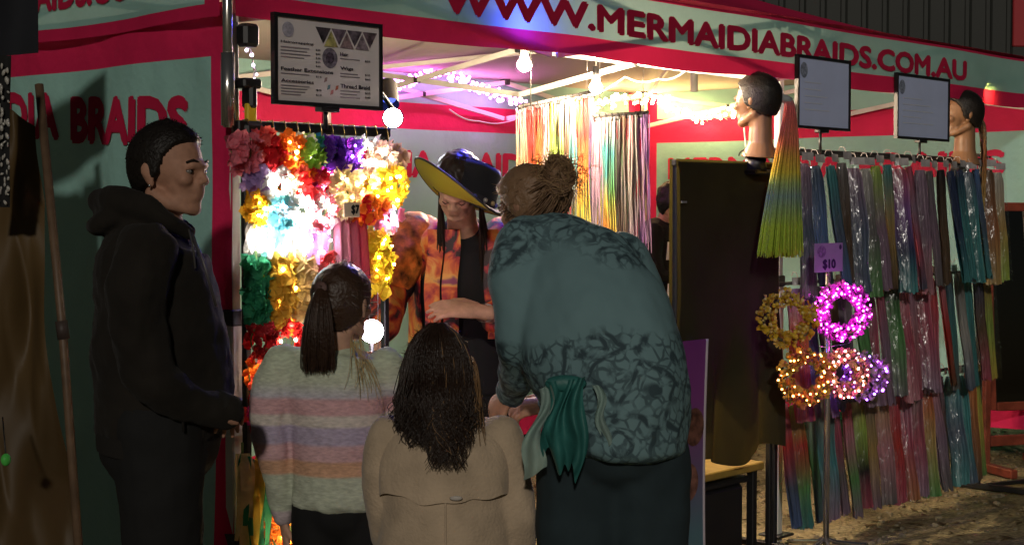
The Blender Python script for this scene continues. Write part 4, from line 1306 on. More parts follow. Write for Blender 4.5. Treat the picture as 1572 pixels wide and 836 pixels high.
# black cloth rack (left of the hair rack)
bk = thing('cloth_rack', 'tall rack draped with a plain black cloth left of the rainbow ponytail', 'rack', (2.68, .0, 0))
ct = on_y(1040, 252, -.02); ct2 = on_y(1196, 246, -.02)
ztop = 1.715
m_ = MB(); m_.bar((ct.x, .0, ztop), (2.985, .0, ztop), .025, .025); part('top_rail', m_, black_pl, bk, smooth=False)
for x_ in (ct.x + .02, 2.965):
    m_ = MB(); m_.box((x_, .0, ztop / 2 + .005), (.024, .024, ztop - .01), bev=.003); part('upright', m_, black_pl, bk, smooth=False)
blk = mat('black_drape', (.030, .027, .014), rough=.85, spec=.2, var=(3, .25), bump=(180, .2), trans=.25, tcol=(.08, .065, .015))
m_ = MB()
def drape(u, v):
    x_ = lerp(ct.x - .005, 2.995, u)
    z_ = lerp(ztop + .016, .47 + .03 * math.sin(u * 9), v)
    f = sstep(.42, .8, v)
    y_ = -.018 - .02 * v + f * (.030 * math.sin(u * 15 + 2 * v + 1.2 * mnoise.noise(Vector((u * 3, v * 2, 0)))) + .03 * mnoise.noise(Vector((u * 6, v * 2, 3)))) + (1 - f) * .008 * mnoise.noise(Vector((u * 4, v * 3, 8)))
    return Vector((x_, y_, z_))
m_.grid(drape, lin(0, 1, 60), lin(0, 1, 50)); part('drape', m_, blk, bk)
m_ = MB(); m_.grid(lambda u, v: Vector((lerp(ct.x - .005, 2.995, u), .016 + .012 * math.sin(u * 14), lerp(ztop + .016, .75, v))), lin(0, 1, 40), lin(0, 1, 12)); part('drape_back', m_, blk, bk)
m_ = MB(); p = on_y(1050, 310, -.045); m_.box(p, (.035, .004, .008)); part('label_patch', m_, mat('grey_tag', (.2, .2, .2)), bk, smooth=False)
# wire loop of a hanger on top
m_ = MB(); p = on_y(1150, 240, 0)
m_.tube([p + Vector((.08 * math.cos(a) , 0, .03 * math.sin(a) + .0)) for a in lin(0, 3.14, 10)], .003, n=5); solo('coat_hanger', m_, black_pl, 'black hanger loop standing on top of the draped black rack', 'hanger', p)

# low bench with small goods
bn = thing('low_bench', 'low yellow lit bench under the black drape', 'bench', (2.75, .15, 0))
m_ = MB(); m_.box((2.60, .20, .40), (.66, .40, .035), bev=.005); part('bench_top', m_, mat('pine_board', (.34, .23, .05), rough=.5, var=(12, .25)), bn, smooth=False)
for x_ in (2.31, 2.89):
    for y_ in (.04, .36):
        m_ = MB(); m_.box((x_, y_, .19), (.035, .035, .385), bev=.003); part('leg', m_, black_pl, bn, smooth=False)
p = Vector((2.50, .06, .4185))
gt = thing('ornament', 'little golden star ornament standing on the low bench', 'ornament', p)
m_ = MB()
sp5 = [(math.sin(6.283 * i / 10) * (.05 if i % 2 == 0 else .026), math.cos(6.283 * i / 10) * (.05 if i % 2 == 0 else .026)) for i in range(10)]
m_.add([p + Vector((x_, -.008, .06 + z_)) for x_, z_ in sp5] + [p + Vector((x_, .008, .06 + z_)) for x_, z_ in sp5], [tuple(range(10))[::-1], tuple(range(10, 20))] + [(i, (i + 1) % 10, 10 + (i + 1) % 10, 10 + i) for i in range(10)])
part('star', m_, mat('gilt', (.8, .5, .1), rough=.3, metal=.7), gt, smooth=False)
m_ = MB(); m_.box(p + Z3 * .009, (.07, .03, .018), bev=.003); part('base', m_, mat('gilt', (.8, .5, .1)), gt, smooth=False)
cr_t = thing('storage_crate', 'black plastic storage crate pushed under the low bench', 'crate', (2.72, .16, 0))
m_ = MB(); m_.box((2.60, .20, .175), (.50, .30, .31), bev=.02); part('box', m_, black_pl, cr_t, smooth=False)
m_ = MB(); m_.box((2.60, .20, .345), (.53, .33, .028), bev=.008); part('lid', m_, black_pl, cr_t, smooth=False)
# ================================================================== FLOWER CROWN STAND
stx = on_y(1270, 600, -.2)
fs_t = thing('crown_stand', 'slim chrome pole stand holding glowing flower crowns before the hair rack', 'display stand', (stx.x, -.2, 0))
m_ = MB(); m_.tube([(stx.x, -.2, .02), (stx.x, -.2, 1.30)], .0135, n=14); part('pole', m_, steel, fs_t)
for a in (-2.4, -.2, 1.2, 2.9):
    m_ = MB(); d = Vector((math.cos(a), math.sin(a), 0)); c = Vector((stx.x, -.2, 0))
    m_.tube([c + Z3 * .075, c + d * .06 + Z3 * .05, c + d * .22 + Z3 * .02, c + d * .27 + Z3 * .012], .010, n=8); part('foot', m_, steel, fs_t)
for z_, s in ((1.18, 1), (1.18, -1), (.92, 1), (.92, -1), (.88, .6)):
    m_ = MB(); m_.tube([(stx.x, -.2, z_), (stx.x + .13 * s, -.235, z_ + .015)], .003, n=6); part('arm', m_, steel, fs_t)
# $10 card
c_ = on_y(1272, 395, -.23)
pc = thing('price_card', 'purple price card reading ten dollars on the crown stand', 'price card', c_)
m_ = MB(); m_.box(c_, (.235, .004, .125), (Vector((.99, 0, .0)), Y3, Z3)); card = part('card', m_, mat('lilac_card', (.42, .24, .62), rough=.4, var=(6, .15)), pc, smooth=False)
m_ = MB(); lettering(m_, '$10', lambda u, v: c_ + Vector((u, -.0035, v)), -.055, .055, -.055, -.006, bold=.05); part('lettering', m_, mat('violet_ink', (.06, .015, .14), rough=.5), card, smooth=False)
m_ = MB(); m_.add([c_ + Vector((-.062 + .036 * math.cos(6.283 * i / 24), -.003, .026 + .026 * math.sin(6.283 * i / 24))) for i in range(24)], [tuple(range(24))]); part('logo', m_, mat('violet_logo', (.26, .12, .42), rough=.5, var=(80, .5)), card, smooth=False)
m_ = MB(); m_.add([c_ + Vector((.095 + .011 * math.cos(6.283 * i / 16), -.003, .044 + .011 * math.sin(6.283 * i / 16))) for i in range(16)], [tuple(range(16))]); part('badge', m_, mat('violet_ink', (.06, .015, .14)), card, smooth=False)
m_ = MB(); m_.tube([c_ + Vector((-.01, .01, -.05)), Vector((stx.x, -.205, c_.z - .1))], .004, n=6); part('clip', m_, steel, pc)

def crown(px_, py_, rpx, off, cols, leds, lab, tilt=0.0, n=150, br=.011):
    c = on_y(px_, py_, -.235 - off)
    r = rpx * (c - CAM).dot(D3) / FPX
    o = thing('berry_wreath', lab, 'flower crown', c, 'flower crowns on the stand')
    ring = [c + Vector((0, .02 * math.sin(a * 2), math.sin(a) * r)) + R3 * (math.cos(a) * r) for a in lin(0, 6.283, 23)[:-1]]
    m_ = MB(); m_.tube(ring, .004, n=6, closed=True); part('hoop', m_, mat('crown_wire', (.1, .09, .03), rough=.6), o)
    bs_ = [MB() for _ in cols]
    for i in range(int(n * 1.35)):
        a = rnd(0, 6.283)
        rr = r + rnd(-.036, .034)
        p = c + Vector((0, 0, math.sin(a) * rr)) + R3 * (math.cos(a) * rr) + D3 * rnd(-.03, .025)
        k = random.randrange(len(cols))
        if random.random() < .45:
            bs_[k].petal_flower(p, Vector((rnd(-1, 1), -1, rnd(-1, 1))), br * rnd(1, 1.7), n=5, cup=.5)
        else:
            bs_[k].ell(p, br * rnd(.45, .9), nu=7, nv=5)
    for b_, cc in zip(bs_, cols):
        part('blossoms', b_, mat('blossom_%s' % str(cc), cc, rough=.5, trans=.3, var=(60, .25)), o, smooth=True, kind='stuff')
    if leds:
        l_ = MB()
        for i in range(leds[1]):
            a = 6.283 * i / leds[1] + rnd(-.1, .1)
            rr = r + rnd(-.03, .03)
            l_.ell(c + R3 * (math.cos(a) * rr) + Z3 * (math.sin(a) * rr) - D3 * (.034 + rnd(-.01, .01)), rnd(.0025, .0055), nu=6, nv=4)
        part('lights', l_, glow('crown_led_' + leds[0], {'pink': (1, .06, .88), 'warm': (1, .36, .08), 'violet': (.35, .10, 1), 'white': (1, .45, .40)}[leds[0]], leds[2]), o, kind='stuff')
crown(1209, 488, 34, .0, [(.72, .50, .04), (.60, .38, .03), (.75, .6, .15)], None, 'yellow berry flower crown on the left of the crown stand', n=260)
crown(1291, 478, 34, .02, [(.70, .10, .55), (.75, .25, .65), (.5, .08, .5)], ('pink', 90, 26), 'glowing magenta flower crown, brightest on the crown stand', n=280)
crown(1236, 578, 33, .02, [(.65, .25, .05), (.62, .42, .08), (.45, .18, .10), (.3, .25, .05)], ('warm', 34, 16), 'orange and gold flower crown low on the left of the stand', n=240)
crown(1296, 572, 28, .05, [(.70, .35, .30), (.6, .45, .2), (.7, .2, .4)], ('white', 40, 16), 'pink and gold lit flower crown low in the middle of the stand', n=210)
crown(1326, 576, 27, .0, [(.55, .3, .35), (.45, .25, .45), (.5, .4, .3)], ('violet', 34, 26), 'dusky flower crown with violet lights low on the right of the stand', n=180)

# ================================================================== MANNEQUIN HEADS
mskin = mat('mannequin_skin', (.29, .155, .08), rough=.4, spec=.4, var=(12, .06))
mhair = mat('mannequin_black_hair', (.014, .011, .009), rough=.45, spec=.4, bump=(160, .5, .006))
def mannequin(chin, fwd, lab, s=.95):
    base = chin - Z3 * .14
    o = thing('mannequin_head', lab, 'mannequin', base, 'mannequin heads')
    H = Head(chin, fwd, Z3, s)
    b = MB(); build_head(b, H)
    b.tube([H.p(-.02, 0, .06), H.p(-.025, 0, .0), H.p(-.025, 0, -.07), H.p(-.02, 0, -.135)], [.056 * s, .052 * s, .056 * s, .085 * s], n=20)
    rpart('head', b, mskin, o, .005, 3)
    hc = MB(); hair_cap(hc, H, th=.012, rough=.0015, tufts=700, tl=.008); part('hair', hc, mhair, o)
    m_ = MB(); m_.tube([base - Z3 * .045, base + Z3 * .015], [.05, .045], n=16); m_.box(base - Z3 * .05, (.13, .09, .02), bev=.004); part('stand', m_, black_pl, o)
    return o, H
c1 = on_y(1160, 196, -.03)
f1 = (-R3 * .80 + D3 * .60)
m1, H1 = mannequin(c1, f1, 'dark haired mannequin head facing left with a long rainbow ponytail')
# rainbow ponytail
tail_top = on_y(1207, 152, -.09)
b = MB()
P_r = []
for i in range(330):
    a = rnd(0, 6.283); q = math.sqrt(rnd(0, 1))
    rx_ = math.cos(a) * q; ry_ = math.sin(a) * q
    e = on_y(1198 + 36 * rx_, 392 + rnd(-10, 4), -.17 + .05 * ry_)
    m2 = on_y(1206 + 22 * rx_, 230, -.13 + .035 * ry_)
    s0 = tail_top + R3 * (.014 * rx_) + Y3 * (.014 * ry_)
    strand(b, bez(s0, s0 + Vector((.02, -.03, -.01)), m2, e, 10), .0034, .0022, n=3)
ramp_mat('rainbow_hair', [(0, (.58, .80, .06)), (.20, (.64, .84, .10)), (.30, (.45, .66, .28)), (.38, (.36, .55, .50)), (.46, (.55, .70, .26)), (.53, (.94, .80, .10)), (.63, (.96, .60, .10)), (.72, (.94, .30, .16)), (.94, (.88, .18, .20)), (1, (.5, .3, .32))], rough=.4, fiber=.25, jitter=.05, trans=.35)
po = part('ponytail', b, MATS['rainbow_hair'], m1, kind='stuff')
m_ = MB(); m_.tube([tail_top + Vector((-.02, .03, .004)), tail_top, tail_top + Vector((.012, -.014, -.012))], [.02, .019, .018], n=12); part('hair_tie', m_, mat('grey_tie', (.3, .32, .33), rough=.5), po)
c2 = on_y(1474, 212, .0)
m2_, H2 = mannequin(c2, -R3 * .97 - D3 * .1, 'mannequin head facing left at the far right end with glittering braids', s=1.02)
b = MB(); bl = MB()
for i in range(9):
    s0 = H2.p(-.10, rnd(-.05, .05), rnd(.08, .14))
    e = on_y(1510 + rnd(-14, 12), 425 + rnd(-12, 12), -.10 + rnd(-.02, .03))
    mid = on_y(1507 + rnd(-5, 6), 290, -.04)
    path = bez(s0, s0 - H2.f * .05 - Z3 * .03, mid, e, 22)
    for k in range(3):
        q = [p + Vector((math.cos(j * 1.1 + k * 2.09), math.sin(j * 1.1 + k * 2.09), 0)) * .005 for j, p in enumerate(path)]
        strand(bl if i % 3 == 0 else b, q, .0042, .003, n=4)
part('braids', b, hm('brown', 'copper', 'gold', 'yellow', 'lime'), m2_, kind='stuff')
part('tinsel_braids', bl, mat('tinsel', (.7, .6, .4), rough=.15, metal=.9, bump=(300, .8)), m2_, kind='stuff')

# ================================================================== PHOTO BANNER (behind the woman)
pb_r = at(1086, 520, 5.5)
W_b = .62
bo = Vector((pb_r.x - W_b, pb_r.y, 0))
bt = thing('photo_banner', 'purple and teal banner board with round photos behind the bending woman', 'banner', bo + X3 * W_b / 2)
ztb = pb_r.z
m_ = MB()
def bnf(u, v, lift=0):
    return bo + Vector((u * W_b + .02 * (v - 1) * v * (1 if u > .5 else 0), -lift + .01 * math.sin(v * 3), .04 + v * (ztb - .04)))
m_.grid(bnf, lin(0, 1, 8), lin(0, 1, 16))
m_.grid(lambda u, v: bnf(1 - u, v, -.006), lin(0, 1, 8), lin(0, 1, 16))
pn = part('panel', m_, ramp_mat('banner_print', [(0, (.06, .17, .20)), (.35, (.09, .18, .23)), (.6, (.16, .09, .21)), (.8, (.21, .05, .23)), (1, (.18, .035, .21))], rough=.35, spec=.4), bt)
for (px_, py_, r_, c_) in ((1070, 655, .058, (.14, .06, .045)), (1062, 740, .058, (.20, .09, .07)), (1040, 800, .034, (.03, .03, .06)), (1000, 655, .058, (.1, .05, .05))):
    p = on_y(px_, py_, pb_r.y - .004)
    u0 = (p.x - bo.x) / W_b; v0 = (p.z - .04) / (ztb - .04)
    m_ = MB(); m_.add([bnf(u0 + r_ / W_b * math.cos(6.283 * i / 28), v0 + 1.15 * r_ / (ztb - .04) * math.sin(6.283 * i / 28), .004) for i in range(28)], [tuple(range(28))]); part('round_photo', m_, mat('photo_%d' % px_, c_, rough=.35, var=(25, .8)), pn, smooth=False)
m_ = MB(); m_.tube([bnf(1, v) for v in lin(0, 1, 12)], .006, n=6); part('edge_trim', m_, mat('pale_trim', (.45, .4, .45), rough=.4), bt)
m_ = MB(); m_.box(bo + Vector((W_b / 2, 0, .02)), (W_b, .16, .035), bev=.005); part('base', m_, black_pl, bt, smooth=False)

# ================================================================== MIRROR (right edge)
mp = at(1566, 718, 9.15); mp.z = 0
mt_ = thing('standing_mirror', 'dark wooden framed standing mirror at the right edge', 'mirror', mp)
wood = mat('mahogany', (.16, .035, .02), rough=.4, spec=.45, var=(14, .35), bump=(40, .1))
zc = [.36, 1.56]
fx = (R3 * .95 + D3 * .30).normalized(); fy = Vector((-fx.y, fx.x, 0))
for s in (-1, 1):
    m_ = MB(); m_.bar(mp + fx * (.2 * s) + Z3 * zc[0] , mp + fx * (.2 * s) + Z3 * zc[1] + fy * .08, .05, .04, ref=fy); part('frame_side', m_, wood, mt_, smooth=False)
    m_ = MB(); m_.bar(mp + fx * (.235 * s) + Z3 * .03, mp + fx * (.235 * s) + Z3 * 1.0, .04, .04, ref=fy); st_o = part('stand_post', m_, wood, mt_, smooth=False)
    m_ = MB(); m_.bar(mp + fx * (.235 * s) - fy * .28 + Z3 * .03, mp + fx * (.235 * s) + fy * .28 + Z3 * .03, .045, .05); part('foot', m_, wood, st_o, smooth=False)
for z_, k in ((zc[1] - .02, .078), (zc[0] + .02, .002)):
    m_ = MB(); m_.bar(mp - fx * .17 + Z3 * z_ + fy * k, mp + fx * .17 + Z3 * z_ + fy * k, .036, .05, ref=Z3); part('frame_rail', m_, wood, mt_, smooth=False)
m_ = MB(); m_.bar(mp - fx * .21 + Z3 * .18, mp + fx * .21 + Z3 * .18, .03, .06, ref=Z3); part('stretcher', m_, wood, mt_, smooth=False)
q0, q1 = mp - fx * .18 + Z3 * .4, mp + fx * .18 + Z3 * .4
m_ = MB(); m_.add([q0, q1, q1 + Z3 * 1.13 + fy * .075, q0 + Z3 * 1.13 + fy * .075], [(0, 1, 2, 3)]); part('glass', m_, mat('mirror_glass', (.16, .15, .14), rough=.05, metal=1.0), mt_, smooth=False)

# small display table in front of the vendor with the glowing globe
tp = at(585, 560, 4.95); 
tt_ = thing('display_table', 'small table with pink cloth in front of the vendor', 'table', (tp.x, tp.y, 0))
zt_ = 1.02
m_ = MB(); m_.box((tp.x, tp.y, zt_), (.42, .3, .025), bev=.004); part('table_top', m_, mat('table_white', (.5, .45, .42), rough=.5), tt_, smooth=False)
for dx in (-.18, .18):
    for dy in (-.12, .12):
        m_ = MB(); m_.box((tp.x + dx, tp.y + dy, (zt_ - .012) / 2), (.03, .03, zt_ - .014), bev=.003); part('leg', m_, black_pl, tt_, smooth=False)
m_ = MB()
m_.grid(lambda u, v: Vector((tp.x - .2 + .4 * u, tp.y - .158 - .02 * math.sin(u * 22) * v, zt_ + .016 - .42 * v)), lin(0, 1, 40), lin(0, 1, 8))
m_.grid(lambda u, v: Vector((tp.x - .2 + .4 * u, tp.y - .158 + .3 * v, zt_ + .016)), lin(0, 1, 4), lin(0, 1, 4))
cloth_o = solo('table_cloth', m_, mat('pink_cloth', (.62, .18, .28), rough=.7, trans=.2, var=(8, .15)), 'pink cloth draped over the small table beside the glowing globe', 'cloth', (tp.x, tp.y, zt_))
c_ = at(571, 508, 4.85)
gb = thing('globe_lamp', 'glowing white globe lamp beside the head of the girl with the ponytail', 'lamp', (c_.x, c_.y, zt_ + .02))
m_ = MB(); m_.ell(c_, .036, nu=20, nv=12); part('globe', m_, glow('globe_white', (1, .88, 1), 28), gb)
m_ = MB(); m_.tube([(c_.x, c_.y, zt_ + .018), (c_.x, c_.y, zt_ + .03), (c_.x, c_.y, c_.z - .034)], [.03, .006, .005], n=12); part('stem', m_, black_pl, gb)

# ================================================================== PEOPLE
def tpts(secs, d):
    """(px, py, depth offset, half width px, half depth m) rows -> points and radii"""
    pts = [at(a, b, d + c) for a, b, c, _, _ in secs]
    rad = [(rx / ppm(d), ry) for _, _, _, rx, ry in secs]
    return pts, rad

def resample(pts, rad, n):
    """smooth (Catmull-Rom) path with radii"""
    P, Q = [], []
    k = len(pts)
    def cr(a, b, c, e, t):
        return .5 * ((2 * b) + (c - a) * t + (2 * a - 5 * b + 4 * c - e) * t * t + (-a + 3 * b - 3 * c + e) * t ** 3)
    for i in range(k - 1):
        i0, i1, i2, i3 = max(0, i - 1), i, i + 1, min(k - 1, i + 2)
        for j in range(n):
            t = j / n
            P.append(cr(pts[i0], pts[i1], pts[i2], pts[i3], t))
            r = [max(.004, cr(rad[i0][q], rad[i1][q], rad[i2][q], rad[i3][q], t)) for q in (0, 1)]
            Q.append(tuple(r))
    P.append(pts[-1]); Q.append(tuple(rad[-1]))
    return P, Q

def loft(mb, secs, d, k=1.0, n=28, ref=D3):
    p, r = tpts(secs, d)
    p, r = resample(p, r, 5)
    mb.tube(p, [(a * k, b * k) for a, b in r], n=n, ref=ref, dome=True, dk=.22)

def limb(mb, pts, rads, k=1.0, n=16):
    p, r = resample([Vector(q) for q in pts], [(a, a) for a in rads], 6)
    mb.tube(p, [(a * k, b * k) for a, b in r], n=n, dome=True)

def hand(mb, wrist, dirv, nrm, s=1.0, curl=.35, thumb=1, spread=.10):
    d = dirv.normalized()
    nn = (nrm - d * nrm.dot(d)).normalized()       # out of the palm
    l = d.cross(nn).normalized() * thumb            # towards the thumb side
    w_ = Vector(wrist)
    mb.tube([w_ - d * .03 * s, w_, w_ + d * .03 * s, w_ + d * .075 * s, w_ + d * .09 * s],
            [(.026 * s, .019 * s), (.026 * s, .019 * s), (.034 * s, .016 * s), (.040 * s, .013 * s), (.036 * s, .011 * s)], n=16, ref=nn, dome=True)
    for k, (off, L_) in enumerate(((.030, .072), (.010, .082), (-.010, .076), (-.029, .060))):
        b = w_ + d * .082 * s + l * off * s
        dd = (d + l * off * 4 * spread).normalized()
        ang = 0; pts = [b - dd * .015 * s, b]
        p = b
        for j, f in enumerate((.45, .31, .24)):
            ang += curl * (1 + .12 * k) * (1, 1.2, .8)[j]
            p = p + (dd * math.cos(ang) + nn * math.sin(ang)) * L_ * f * s
            pts.append(p)
        mb.tube(pts, [.0088 * s, .0088 * s, .0080 * s, .0072 * s, .0062 * s], n=10, dome=True)
    b = w_ + d * .022 * s + l * .026 * s
    t1 = b + (d * .7 + l * .65 + nn * .25).normalized() * .040 * s
    t2 = t1 + (d * .9 + l * .25 + nn * .35).normalized() * .030 * s
    t3 = t2 + (d * .95 + nn * .4).normalized() * .022 * s
    mb.tube([b - d * .01 * s, b, t1, t2, t3], [.012 * s, .013 * s, .0105 * s, .0095 * s, .007 * s], n=10, dome=True)

def skin(nm, c):
    return mat('skin_' + nm, c, rough=.6, spec=.25, var=(38, .16), bump=(260, .25, .002))

def neck_to(mb, H, p, r0=.052, r1=.062):
    mb.tube([H.p(-.022, 0, .075), H.p(-.028, 0, .02), Vector(p)], [r0 * H.s, r0 * H.s, r1 * H.s], n=20, dome=True)

def foot_part(nm, p, dirv, m, parent, s=1.0):
    d = dirv.normalized(); l = Vector((-d.y, d.x, 0))
    b = MB()
    p = Vector((p.x, p.y, 0))
    b.tube([p - d * .07 * s + Z3 * .05, p + Z3 * .055, p + d * .09 * s + Z3 * .045, p + d * .17 * s + Z3 * .032], [(.036 * s, .05), (.042 * s, .055), (.046 * s, .042), (.036 * s, .028)], n=16, ref=Z3, dome=True)
    return rpart(nm, b, m, parent, .009, 3)

def ground_under(px_, d):
    p = at(px_, 700, d); return Vector((p.x, p.y, 0))

# ---------------------------------------------------------------- man in dark hoodie
d = 3.97
mn = thing('person', 'man with short dark hair in a black hoodie standing in profile at left', 'person', ground_under(240, d))
sk_man = skin('man', (.42, .22, .145))
mat('skin_lid', (.34, .17, .11), rough=.5)
H = Head(at(262, 333, d), R3 * .93 - D3 * .36, Z3 * .99 + R3 * .03, .97)
t_secs = [(250, 352, 0, 46, .085), (240, 376, 0, 72, .17), (238, 420, 0, 88, .215), (243, 480, 0, 97, .215), (250, 550, 0, 103, .205), (250, 620, 0, 102, .20), (244, 672, 0, 90, .19)]
hipL, hipR = at(246, 690, d - .10), at(246, 690, d + .10)
def leg_pts(hip, fx_, fd, r):
    g_ = ground_under(fx_, fd)
    kn = (hip + g_) / 2 + R3 * .015 + Z3 * .01
    return [hip + Z3 * .06, hip - Z3 * .08, kn + Z3 * .02, g_ + Z3 * .30, g_ + Z3 * .09], r
legA, rA = leg_pts(hipL, 232, d - .11, [.115, .11, .078, .072, .062])
legB, rB = leg_pts(hipR, 262, d + .11, [.115, .11, .078, .072, .062])
armA = [at(222, 392, d - .20), at(214, 450, d - .235), at(222, 560, d - .235), at(274, 612, d - .20), at(340, 628, d - .13)]
rarmA = [.080, .076, .064, .054, .046]
armB = [at(255, 392, d + .20), at(270, 450, d + .23), at(285, 560, d + .22), at(310, 615, d + .12), at(330, 630, d - .01)]
body = MB()
build_head(body, H); neck_to(body, H, at(248, 372, d))
loft(body, t_secs, d, .86)
limb(body, armA, rarmA, .72); limb(body, armB, rarmA, .72)
limb(body, legA, rA, .85); limb(body, legB, rB, .85)
hand(body, at(296, 622, d - .155), R3 * .9 + Z3 * .05 + D3 * .5, D3 * .4 - Z3 * .8, .98, .5, thumb=-1)
hand(body, at(298, 628, d - .02), R3 * .8 - D3 * .5, -Z3, .98, .5, thumb=1)
rpart('body', body, sk_man, mn, .0048, 6)
eyes(H, mn)
hood_m = mat('charcoal_fleece', (.020, .017, .014), rough=.95, spec=.1, sheen=.04, var=(9, .2), bump=(350, .35, .004))
hood = MB()
loft(hood, t_secs, d); limb(hood, armA, rarmA); limb(hood, armB, rarmA)
# hood lying on the back and rolled round the neck
hood.tube([at(288, 356, d - .075), at(266, 342, d - .105), at(226, 318, d - .115), at(182, 308, d - .085), at(162, 308, d), at(182, 308, d + .085), at(226, 318, d + .115), at(266, 342, d + .105), at(292, 356, d + .07)], [.018, .024, .032, .038, .042, .038, .032, .024, .018], n=14, dome=True)
hood.ell(at(180, 338, d), (.075, .125, .034), ((R3 * .95 + Z3 * .3).normalized(), D3, (Z3 * .95 - R3 * .3).normalized()))
hood.ell(at(225, 350, d), (.08, .13, .06), (R3, D3, Z3))
hood.tube([at(180, 664, d - .02), at(250, 678, d)], .03, n=8)
rpart('hoodie', hood, hood_m, mn, .008, 2, disp=[(.15, .035), (.055, .014)])
# ribbed hem, cuff, pocket and seams
hb = MB(); q_, r_q = tpts([(245, 662, 0, 95, .195), (243, 690, 0, 91, .19)], d)
hb.tube(q_, r_q, n=40, ref=D3, cap=False); part('hem_band', hb, mat('charcoal_rib', (.016, .014, .012), rough=.95, bump=(900, .4, .003)), mn)
for ar in (armA, armB):
    cf = MB(); dv = (ar[-1] - ar[-2]).normalized(); cf.tube([ar[-1] - dv * .02, ar[-1] + dv * .035], [.047, .040], n=18); part('cuff', cf, MATS['charcoal_rib'], mn)
sm_ = MB(); sm_.tube([at(262, 596, d - .213), at(280, 640, d - .205), at(282, 662, d - .20)], .0035, n=6); part('pocket_seam', sm_, MATS['charcoal_rib'], mn)
# open front zip edge and cords
m_ = MB(); m_.tube([at(292, 356, d - .085), at(312, 400, d - .115), at(332, 470, d - .13)], .0045, n=6); part('zip', m_, mat('zip_grey', (.10, .09, .09), rough=.35, metal=.5), mn)
for q in (.0, 1.0):
    m_ = MB(); m_.tube([at(290 + 4 * q, 352, d - .095 + .05 * q), at(296 + 6 * q, 376, d - .11 + .05 * q), at(300 + 8 * q, 412, d - .125 + .05 * q)], .0028, n=6); part('drawcord', m_, mat('cord_grey', (.06, .055, .05), rough=.8), mn)
tr = MB(); limb(tr, legA, rA); limb(tr, legB, rB); tr.ell(at(246, 680, d), (.15, .19, .13), (R3, D3, Z3))
rpart('trousers', tr, mat('black_trousers', (.012, .012, .012), rough=.9, var=(6, .2)), mn, .012, 3, disp=[(.12, .02)])
for lg in (legA, legB):
    foot_part('shoe', lg[-1], R3, mat('dark_shoe', (.02, .02, .02), rough=.5), mn)
hc = MB(); hair_cap(hc, H, th=.009, top=.006, rough=.002, tufts=1200, tl=.008); part('hair', hc, mat('man_hair', (.011, .008, .006), rough=.5, spec=.35, bump=(120, .6, .006)), mn)
m_ = MB(); m_.ell(H.p(-.006, -.0865, .079), .0042, nu=8, nv=6); part('earring', m_, mat('silver_stud', (.8, .8, .8), rough=.15, metal=1), mn)

# ---------------------------------------------------------------- bending woman
d = 3.85
wn = thing('person', 'woman in a teal patterned jacket bending forward with her back to us', 'person', ground_under(940, d))
sk_w = skin('woman', (.48, .26, .17))
H = Head(at(826, 368, d + .20), -R3 * .70 + D3 * .55 - Z3 * .32, Z3 * .95 - R3 * .2 + D3 * .12, .80)
t_secs = [(848, 354, .18, 40, .07), (858, 376, .15, 66, .10), (880, 420, .10, 98, .14), (902, 480, .04, 120, .165), (930, 550, -.01, 122, .175), (948, 610, -.02, 110, .185), (948, 650, -.02, 108, .182), (946, 682, -.02, 108, .182)]
arm = [at(806, 384, d + .10), at(796, 440, d + .04), at(798, 516, d + .02), at(800, 560, d + .12), at(786, 604, d + .24)]
rarm = [.078, .072, .062, .05, .042]
arm2 = [at(950, 400, d + .16), at(985, 470, d + .18), at(960, 560, d + .26), at(900, 610, d + .30), at(850, 620, d + .32)]
hipL, hipR = at(892, 690, d), at(992, 690, d)
legA = [hipL + Z3 * .05, hipL - Z3 * .1, at(880, 930, d - .02), ground_under(872, d) + Z3 * .35, ground_under(870, d) + Z3 * .09]
legB = [hipR + Z3 * .05, hipR - Z3 * .1, at(1000, 930, d - .02), ground_under(1004, d) + Z3 * .35, ground_under(1006, d) + Z3 * .09]
rl = [.10, .112, .085, .08, .072]
body = MB(); build_head(body, H); neck_to(body, H, at(852, 366, d + .17))
loft(body, t_secs, d, .85); limb(body, arm, rarm, .7); limb(body, arm2, rarm, .7); limb(body, legA, rl, .85); limb(body, legB, rl, .85)
hand(body, at(784, 606, d + .25), -R3 * .5 - Z3 * .4 + D3 * .5, D3 * .6 + Z3 * -.5, .92, .45, thumb=1)
hand(body, at(848, 620, d + .33), -R3 * .9 + Z3 * -.1, D3 * .4 - Z3 * .6, .92, .45, thumb=-1)
rpart('body', body, sk_w, wn, .0055, 3)
eyes(H, wn)

